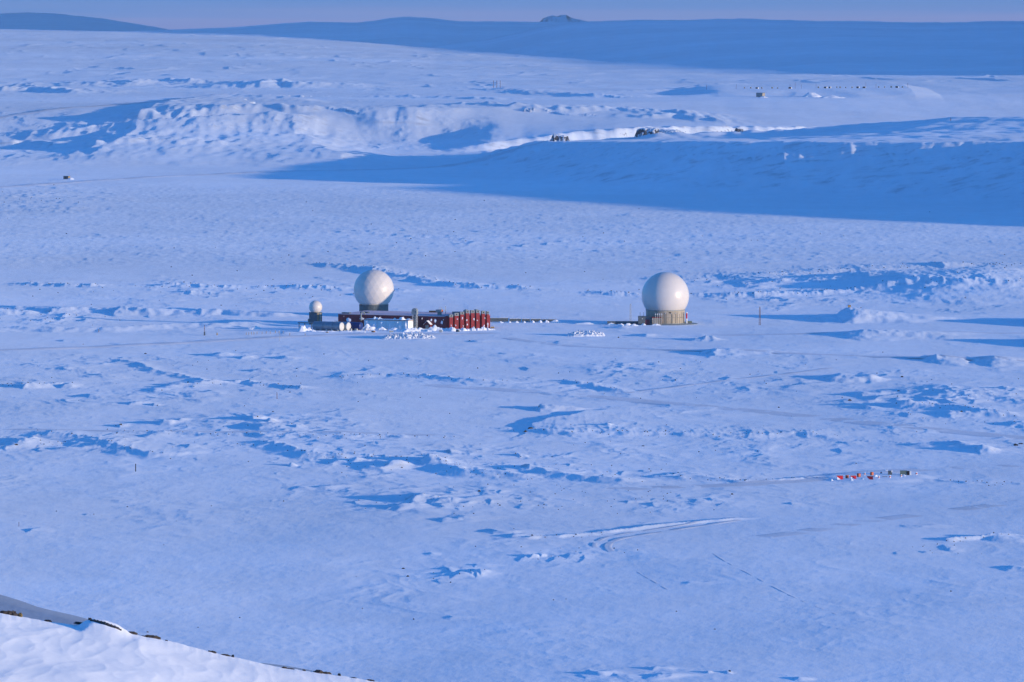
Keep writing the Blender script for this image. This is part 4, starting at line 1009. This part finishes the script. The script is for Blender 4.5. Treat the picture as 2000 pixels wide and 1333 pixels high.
MB().box(-.7, .7, -.6, .6, 0, 1.5).build("body", M_dkgrey, t); MB().box(.5, .75, -.65, .65, 1.0, 1.65).build("bracket", M_white, t)
for z in (.4, 1.0): MB().box(-.72, .72, -.63, -.602, z, z + .08).build("strap", M_grey, t)
t = thing("cargo_container", "dark container with a white end panel, rightmost large item of gear", "container", gp(1768, 928), -R(8))
MB().box(-1.9, .6, -.7, .9, .25, 1.65).build("body", M_green, t); MB().box(.62, 1.55, -.8, .8, 0, 1.5).build("cab", M_black, t)
MB().box(1.75, 2.1, -.5, .5, .05, 1.55).build("end_panel", M_white, t)
for x in (-1.5, -.2, 1.1): MB().lathe([(.28, -.1), (.28, .1)], 12, M=Matrix.Translation((x, -.72, .2)) @ Matrix.Rotation(R(90), 4, 'X')).build("wheel", M_black, t)
t = thing("steel_beam", "dark steel beam lying on the snow between two drums", "beam", gp(1728, 932), -R(4))
MB().box(-.95, .95, -.12, .12, .12, .2).build("flange", M_black, t); MB().box(-.95, .95, -.03, .03, .0, .12).build("web", M_black, t)
for (px, py, s_) in ((1624, 937.5, 71), (1663, 938, 72), (1685, 936.5, 73), (1710, 931, 74), (1766, 930, 75), (1730, 917, 76)):
    p = gp(px, py); snow_lump("snow_drift", tuple(p), .9, .9, .55, s_, n=16)

# ------------------------------------------------------------ far huts, masts and antenna field
def hut(label, px, py, D, w, d, h, mat, lit, rz, win=True):
    p = Vector((at(px, py, D).x, D, 0)); p.z = h1(p.x, p.y) - .2
    t = thing("hut", label, "hut", p, rz)
    o = MB().box(-w / 2, w / 2, -d / 2, d / 2, -1, h).build("wall", mat, t)
    MB().box(w / 2 + .002, w / 2 + .12, -d / 2 + .1, d / 2 - .1, 0, h - .1).build("end_wall", lit, o)  # end wall takes a paler colour that stands for the sunlit side
    MB().box(-w / 2 - .2, w / 2 + .25, -d / 2 - .2, d / 2 + .2, h, h + .3).build("roof", M_dkgrey, t)
    MB().box(-.7, .7, -d / 2 - .08, -d / 2 - .002, 0, 2.2).build("door", M_black, o)
    return t
hut("small dark green hut alone on the plain at far left", 130.5, 348.5, 5900, 5.6, 4.4, 3.1, M_dkgrey, M_tan, -R(25))
p = ground_at(138, 351); snow_lump("snow_drift", tuple(p), 3.4, 3, 1.9, 81, n=20)
hut("beige flat roofed hut on the distant plain below the row of antennas", 1485.5, 187, 8640, 10.5, 9, 6.6, M_grey, M_drum, -R(30))
p = Vector((at(1490, 188, 8600).x, 8600, 0)); p.z = h1(p.x, p.y); snow_lump("snow_drift", tuple(p), 8, 6, 2.0, 82, n=20)
# the snow-covered bunker right of it
p = Vector((at(1585, 186, 8650).x, 8650, 0)); p.z = h1(p.x, p.y) - .3
snow_lump("snow_drift", tuple(p), 16, 12, 6.5, 83, n=30); 
p = Vector((at(1625, 190, 8600).x, 8600, 0)); p.z = h1(p.x, p.y) - .3; snow_lump("snow_drift", tuple(p), 20, 10, 4, 84, n=30)
for px, lab in ((964, "tall thin brown pole on the far plain, leftmost of the three in a row"), (970.3, "tall thin brown pole on the far plain, middle of the three in a row"), (977, "tall thin brown pole on the far plain, rightmost of the three in a row")):
    p = Vector((at(px, 173, 9700).x, 9700, 0)); p.z = h1(p.x, p.y); z1 = at(px, 158, 9700).z
    post("tall_pole", lab, "pole", 0, 0, max(z1 - p.z, 10), .35, M_brown, "three tall poles on the far plain", world_pt=p)
rr_ = random.Random(9)
for px in (1380, 1438, 1543, 1553, 1565, 1594, 1691, 1711, 1773):
    p = Vector((at(px, 172, 9000).x, 9000, 0)); p.z = h1(p.x, p.y)
    post("antenna_pole", "thin upright pole on the crest of the distant snow berm", "pole", 0, 0, rr_.uniform(6, 9.5), .16, M_brown, "poles on the distant berm", world_pt=p)
cab = None
for (px, w, hh, dk) in ((1454, 1.4, 2.4, 0), (1466, 1.8, 2.6, 0), (1478.5, 4, 2.4, 1), (1488, 2, 2.4, 0), (1508, 2.2, 2.8, 0), (1519, 1.2, 2.2, 0), (1543, 4.5, 2.6, 1), (1598, 2.2, 2.8, 0), (1612, 4.5, 2.6, 1), (1621, 3, 2.6, 1), (1635, 1.4, 2.4, 0), (1641, 2.0, 2.6, 0), (1652, 1.3, 2.0, 0), (1664, 1.8, 2.6, 0), (1676, 4, 2.8, 1), (1687.5, 4.5, 2.6, 1), (1716, 1.8, 2.4, 0), (1728, 1.2, 2.2, 0), (1741, 2.4, 2.8, 0), (1752, 4.5, 2.7, 1), (1762, 2.0, 2.4, 0)):
    p = Vector((at(px, 172, 9010).x, 9010 + rr_.uniform(-8, 8), 0)); p.z = h1(p.x, p.y) - .1
    if dk:
        t = thing("equipment_shelter", "small dark shelter with a white end on the distant snow berm", "shelter", p, -R(30), "dark shelters on the distant berm")
        MB().box(-w / 2, w / 2, -1.3, 1.3, -.3, hh).build("wall", M_black, t); MB().box(w / 2 + .002, w / 2 + .15, -1.2, 1.2, 0, hh - .1).build("end_wall", M_white, t)
    else:
        t = thing("antenna_box", "small tan box on legs on the distant snow berm", "antenna box", p, -R(30), "tan boxes on the distant berm")
        MB().box(-w / 2, w / 2, -.7, .7, .7, hh).build("box", M_tan, t)
        for x in (-.35, .35): MB().box(x * w - .1, x * w + .1, -.1, .1, -.3, .7).build("leg", M_brown, t)
p = ground_at(1857, 237); t = post("cairn_marker", "tiny post on the skyline of the shaded hill at far right", "post", 0, 0, 3.6, .3, M_brown, world_pt=p)
p = ground_at(1659, 600.5); t = thing("lookout_box", "tiny tan box on the crest of the long drift right of the radomes", "box", p)
MB().box(-.8, .8, -.6, .6, -.2, 1.0).build("body", M_tan, t); MB().box(-.9, .9, -.7, .7, 1.0, 1.15).build("lid", M_brown, t)

# ------------------------------------------------------------ rocks
def rock_mesh(seed, flat=.6, detail=3):
    bm = bmesh.new(); bmesh.ops.create_icosphere(bm, subdivisions=detail, radius=1.0)
    for v in bm.verts:
        n = v.co.normalized(); r = random.Random(seed)
        a = float(noise(np.array([n.x * 1.3 + seed]), np.array([n.y * 1.3 + n.z * 1.1]), 401)[0]); b = float(noise(np.array([n.x * 3.1 + n.z * 2]), np.array([n.y * 3.1 + seed]), 402)[0])
        k = 1 + .5 * a + .42 * b
        v.co = Vector((n.x * k, n.y * k, max(n.z * k * flat, -.3)))
    me = bpy.data.meshes.new("rock"); bm.to_mesh(me); bm.free(); return me
RM = [rock_mesh(i, f) for i, f in enumerate((.55, .7, .45, .8))]
def rock(label, p, s, i=0, mat=None, rz=0, cat="rock", name="rock", tilt=0.0, group=None):
    me = RM[i % 4]
    if mat is not None or True:
        me = me.copy(); me.materials.clear(); me.materials.append(mat or M_rock)
    o = bpy.data.objects.new(name, me); sc.collection.objects.link(o); o.location = p
    o.scale = s if isinstance(s, tuple) else (s, s, s); o.rotation_euler = (0, tilt, rz)
    return tag(o, label, cat, group)
PLAIN_ROCKS = [
 (1036, 838, 1.6, "dark rock under the tip of the long shaded hollow in the middle"), (1026, 846, 1.2, "dark rock at the very tip of the serrated snow scarp"),
 (1256, 872, .8, "dark stone in the flat below the serrated scarp"), (1430, 967, .7, "lone stone below the broad track left of the red gear"),
 (1521, 797, .8, "pale stone on the plain above the long straight road"), (1762, 738, 1.0, "stone on the lit drift at upper right, uppermost there"),
 (1755, 765, 1.1, "stone capped with snow below the lit drift at right"), (1660, 784, 1.2, "stone left of the dark streaked snow at right"),
 (1878, 806, 1.0, "stone in the dark streaked snow at right"), (1984, 872, 1.5, "dark rock pile cut by the right edge, the lower stone"), (1994, 868, 1.4, "dark rock pile cut by the right edge, the upper stone"),
 (936, 961, .9, "stone on the rough drift below the middle of the picture"), (788, 1112, .7, "upper of two small stones on the smooth snow below centre"), (797, 1129, .7, "lower of two small stones on the smooth snow below centre"),
 (32, 870, 1.1, "dark stone on the drift at the far left edge"), (236, 832, .9, "stone at the left tip of a small drift at left"), (533, 805, .8, "dark stone right of the brown pole's drift"),
 (284, 692, .9, "dark dot of stone below the road at left"), (785, 916, .7, "cluster stone on the shaded drift left of centre"), (976, 989, .6, "stone in the lower serrated snow"),
 (566, 767, .7, "flat stone near the foot of the reddish brown pole"), (1425, 1312, .6, "dark stone at the bottom edge right of centre"), (1396, 1232, .4, "small stone on the smooth snow at lower right"),
 (1208, 660, .8, "small boulder before the drift left of the large smooth radome"), (917, 667, .7, "white capped stone below the red towers"), (288, 1236, .5, "black stone just beyond the foreground hillside"),
]
for j, (px, py, s, lab) in enumerate(PLAIN_ROCKS):
    p = ground_at(px, py); s *= .62; rock(lab, (p.x, p.y, p.z + .05), (s, s * .8, s * .95), j, rz=j * 1.3)
def on_slope(px, D): X = (px - 1000) / FPX * D; return Vector((X, D, float(slope_z(np.array([float(px)]), np.array([float(D)]))[0])))
fk = 418 / FPX
FRONT = [(4, 419, 10, 4, 6, "snowy rock at the left edge of the foreground crest"), (20, 419, 7, 3, 5, "small snowy rock beside the one at the left edge"), (35, 419.5, 8, 6, 8, "olive brown boulder on the foreground crest near the left edge"),
 (90, 419.5, 7, 4, 4, "low rock on the foreground crest between the olive boulder and the ledge"), (152, 419.3, 8, 5, 7, "dark slanting rock at the left foot of the snowy hump"),
 (172, 419.5, 7, 3, 3, "thin dark rock on top of the snowy hump"), (255, 419.3, 9, 4, 4, "dark rock at the right foot of the snowy hump"), (293, 419.4, 12, 3, 3.5, "long low brown rock right of the hump"),
 (322, 419.4, 5, 2.5, 2.5, "small brown rock halfway down the crest"), (412, 419.4, 8, 4, 4, "brown rock on the crest where the slope steepens"), (438, 419.4, 6, 3, 3, "flat rock just below the brown rock on the crest"), (452, 419.4, 5, 2.5, 2.5, "little rock above the grey road gap"),
 (553, 419.4, 5, 3, 3, "first of the scattered rocks toward the crest's lower end"), (566, 419.5, 5, 3, 2.5, "second scattered rock toward the crest's lower end"), (592, 419.5, 6, 3, 4, "third scattered rock, upright, toward the crest's lower end"),
 (620, 419.4, 9, 4, 3.5, "broad dark rock toward the crest's lower end"), (636, 419.5, 6, 3, 3, "dark rock right beside the broad dark rock"), (661, 419.5, 6, 4, 4, "peaked dark rock near the bottom end of the crest"), (690, 419.5, 5, 3, 2.5, "small rock next to last on the crest"), (722, 419.5, 6, 3, 2.5, "last rock on the crest at the bottom edge")]
for j, (px, D, w, d, h, lab) in enumerate(FRONT):
    p = on_slope(px, D); rock(lab, (p.x, p.y, p.z + h * fk * .15), (w * fk * (1.0 + .55 * math.sin(j * 2.1)), d * fk * 2, h * fk * (1.35 + .7 * math.sin(j * 1.3))), j, mat=M_rock2 if px == 35 else M_rock, rz=j * .3 % .5, tilt=R(8))
# a bare ledge of dark rock breaking through the hump
b_ = MB(); led = []
for i in range(26):
    px = 172 + i * 2.45; D = 418.2 - 1.6 * math.sin(i / 25 * 2.4) - i * .06
    p = on_slope(px, D); led.append(p)
led_bm = []
for i, p in enumerate(led):
    w = .05 + .05 * math.sin(i / 25 * math.pi) + .02 * math.sin(i * 2.3)
    led_bm.append([(p.x, p.y - .3, p.z - .10), (p.x + .01, p.y - .22, p.z + w * .9), (p.x, p.y + .35, p.z + w * 1.5), (p.x, p.y + .7, p.z - .1)])
vs = [v for r4 in led_bm for v in r4]; fs = []
for i in range(len(led) - 1):
    for q in range(3): fs.append((i * 4 + q, (i + 1) * 4 + q, (i + 1) * 4 + q + 1, i * 4 + q + 1))
o = MB().add(vs, fs).build("rock_ledge", M_rock); tag(o, "long curved ledge of bare dark rock crossing the snowy hump", "rock ledge")
# cliffs at the end of the shaded spur: steep-sided crags standing in the snow
def crag(label, px, D, rx, ry, h, seed, rz=0.0):
    c = Vector((at(px, 270, D).x, D, 0)); c.z = h1(c.x, c.y)
    U, V = np.meshgrid(np.linspace(-1, 1, 70), np.linspace(-1, 1, 70))
    r = (np.abs(U) ** 2.4 + np.abs(V) ** 2.4) ** (1 / 2.4) * (1 + .22 * noise(U * 2.2 + seed, V * 2.2, seed) + .10 * noise(U * 6, V * 6 + seed, seed + 1))
    Z = h * (1 - sstep(.62, .95, r)) * (1 + .10 * noise(U * 3, V * 3, seed + 2)) * (1 - .25 * U) + .07 * h * ridged(U * 7, V * 7, 2, seed + 3) - 2.0 * (r > .97)
    X = c.x + rx * U; Y = c.y + ry * V
    Z = height(X, Y) * .6 + c.z * .4 + Z - .3
    o = grid_object("rock_cliff", X, Y, Z, M_cliff, smooth=False); tag(o, label, "cliff"); return o
crag("dark rock cliff at the pointed left end of the shaded hill", 1094, 6555, 12, 34, 7.5, 5)
crag("dark rocky knoll on the canyon rim behind the shaded hill", 1266, 6640, 16, 28, 6.5, 8)
crag("low dark rocks on the canyon rim right of the rocky knoll", 1312, 6650, 16, 20, 2.6, 15)
crag("small dark outcrop at the right end of the canyon rim", 1444, 6650, 6, 16, 3.5, 12)

# small stones that break through the wind-scoured crests, too many to count
def stones(n, seed):
    rg = np.random.RandomState(seed); vs = []; fs = []
    px = []; py = []
    for (cx, cy, rx, ry, s_) in ROUGH:
        k = int(n * s_ * rx / 6000.0)
        px += list(cx + rg.randn(k) * rx * .5); py += list(cy + rg.randn(k) * ry * .5)
    for (pts, h_, a_, b_, w_) in RIDGES:
        if w_ < .35: continue
        L_ = abs(pts[-1][0] - pts[0][0]); k = int(L_ / 11)
        qx = rg.uniform(min(pts[0][0], pts[-1][0]), max(pts[0][0], pts[-1][0]), k)
        px += list(qx); py += list(np.interp(qx, [p[0] for p in pts], [p[1] for p in pts]) + rg.randn(k) * 2.0)
    P = [(a, b) for a, b in zip(px, py) if 360 < b < 1320 and -20 < a < 2020 and not (560 < a < 1400 and 590 < b < 668) and not (1600 < a < 1830 and 905 < b < 955)]
    W = [on_base(a, b) for a, b in P]
    H = height(np.array([w.x for w in W]), np.array([w.y for w in W]))
    for w, z in zip(W, H):
        s_ = rg.uniform(.14, .42) * (w.y / 2600.0) ** .7; b = len(vs)
        a0 = rg.uniform(0, 6)
        ring = [(w.x + s_ * rg.uniform(.7, 1.3) * math.cos(a0 + q * 1.2566), w.y + s_ * 1.2 * math.sin(a0 + q * 1.2566), z - .15) for q in range(5)]
        top = [(w.x + .55 * s_ * math.cos(a0 + q * 1.2566 + .3), w.y + .6 * s_ * math.sin(a0 + q * 1.2566 + .3), z + s_ * rg.uniform(.5, .95)) for q in range(5)]
        vs += ring + top
        for q in range(5): fs.append((b + q, b + (q + 1) % 5, b + 5 + (q + 1) % 5, b + 5 + q))
        fs.append(tuple(b + 5 + q for q in range(5)))
    mb = MB(); mb.v = vs; mb.f = [list(f) for f in fs]
    o = mb.build("scattered_stones", M_rock); tag(o, "small dark stones showing through the windblown snow crests", "stones", kind="stuff")
stones(950, 3)

for (px, py, w, d, h, mt, lab) in ((729, 650.5, 1.6, 1.2, 1.1, M_brown, "brown crate half sunk in the snow before the left end of the white hall"),
        (764, 649.5, 2.2, 1.0, .8, M_grey, "low grey crate in the snow before the middle of the white hall"),
        (639, 652, 1.3, 1.0, 1.0, M_tan, "tan crate on the snow below the long grey tank"),
        (861, 649.5, 1.5, 1.3, 1.3, M_lgrey, "pale crate before the dark red wall, left of the first red tower"),
        (894, 648.5, 1.6, 1.2, 1.2, M_dkgrey, "dark crate at the foot of the second red tower"),
        (962, 641.5, 1.8, 1.0, .9, M_tan, "tan crate just right of the last red tower")):
    p = on_base(px, py); t = thing("supply_crate", lab, "crate", p, R((px * 7) % 50 - 40))
    MB().box(-w / 2, w / 2, -d / 2, d / 2, -.2, h).build("body", mt, t); MB().box(-w / 2 - .05, w / 2 + .05, -d / 2 - .05, d / 2 + .05, h, h + .1).build("lid", M_drift, t)

# ------------------------------------------------------------ the cold air itself
def haze(x0, x1, y0, y1, z0, z1, dens):
    me = bpy.data.meshes.new("haze")
    v = [(x, y, z) for x in (x0, x1) for y in (y0, y1) for z in (z0, z1)]
    me.from_pydata(v, [], [(0, 1, 3, 2), (4, 6, 7, 5), (0, 4, 5, 1), (2, 3, 7, 6), (0, 2, 6, 4), (1, 5, 7, 3)]); me.update()
    m = bpy.data.materials.new("haze"); m.use_nodes = True; t = m.node_tree; t.nodes.clear()
    o_ = t.nodes.new("ShaderNodeOutputMaterial"); pv = t.nodes.new("ShaderNodeVolumePrincipled")
    pv.inputs['Color'].default_value = (.80, .90, 1.0, 1); pv.inputs['Density'].default_value = dens; pv.inputs['Anisotropy'].default_value = .2
    t.links.new(pv.outputs[0], o_.inputs['Volume']); me.materials.append(m)
    o = bpy.data.objects.new("haze", me); sc.collection.objects.link(o); tag(o, kind="stuff"); return o
ZLOW = min((o.matrix_world @ Vector(c)).z for o in sc.objects if o.type == "MESH" for c in o.bound_box)
haze(-40000, 40000, -2000, 76000, ZLOW - 1, 1900, 1.6e-5)
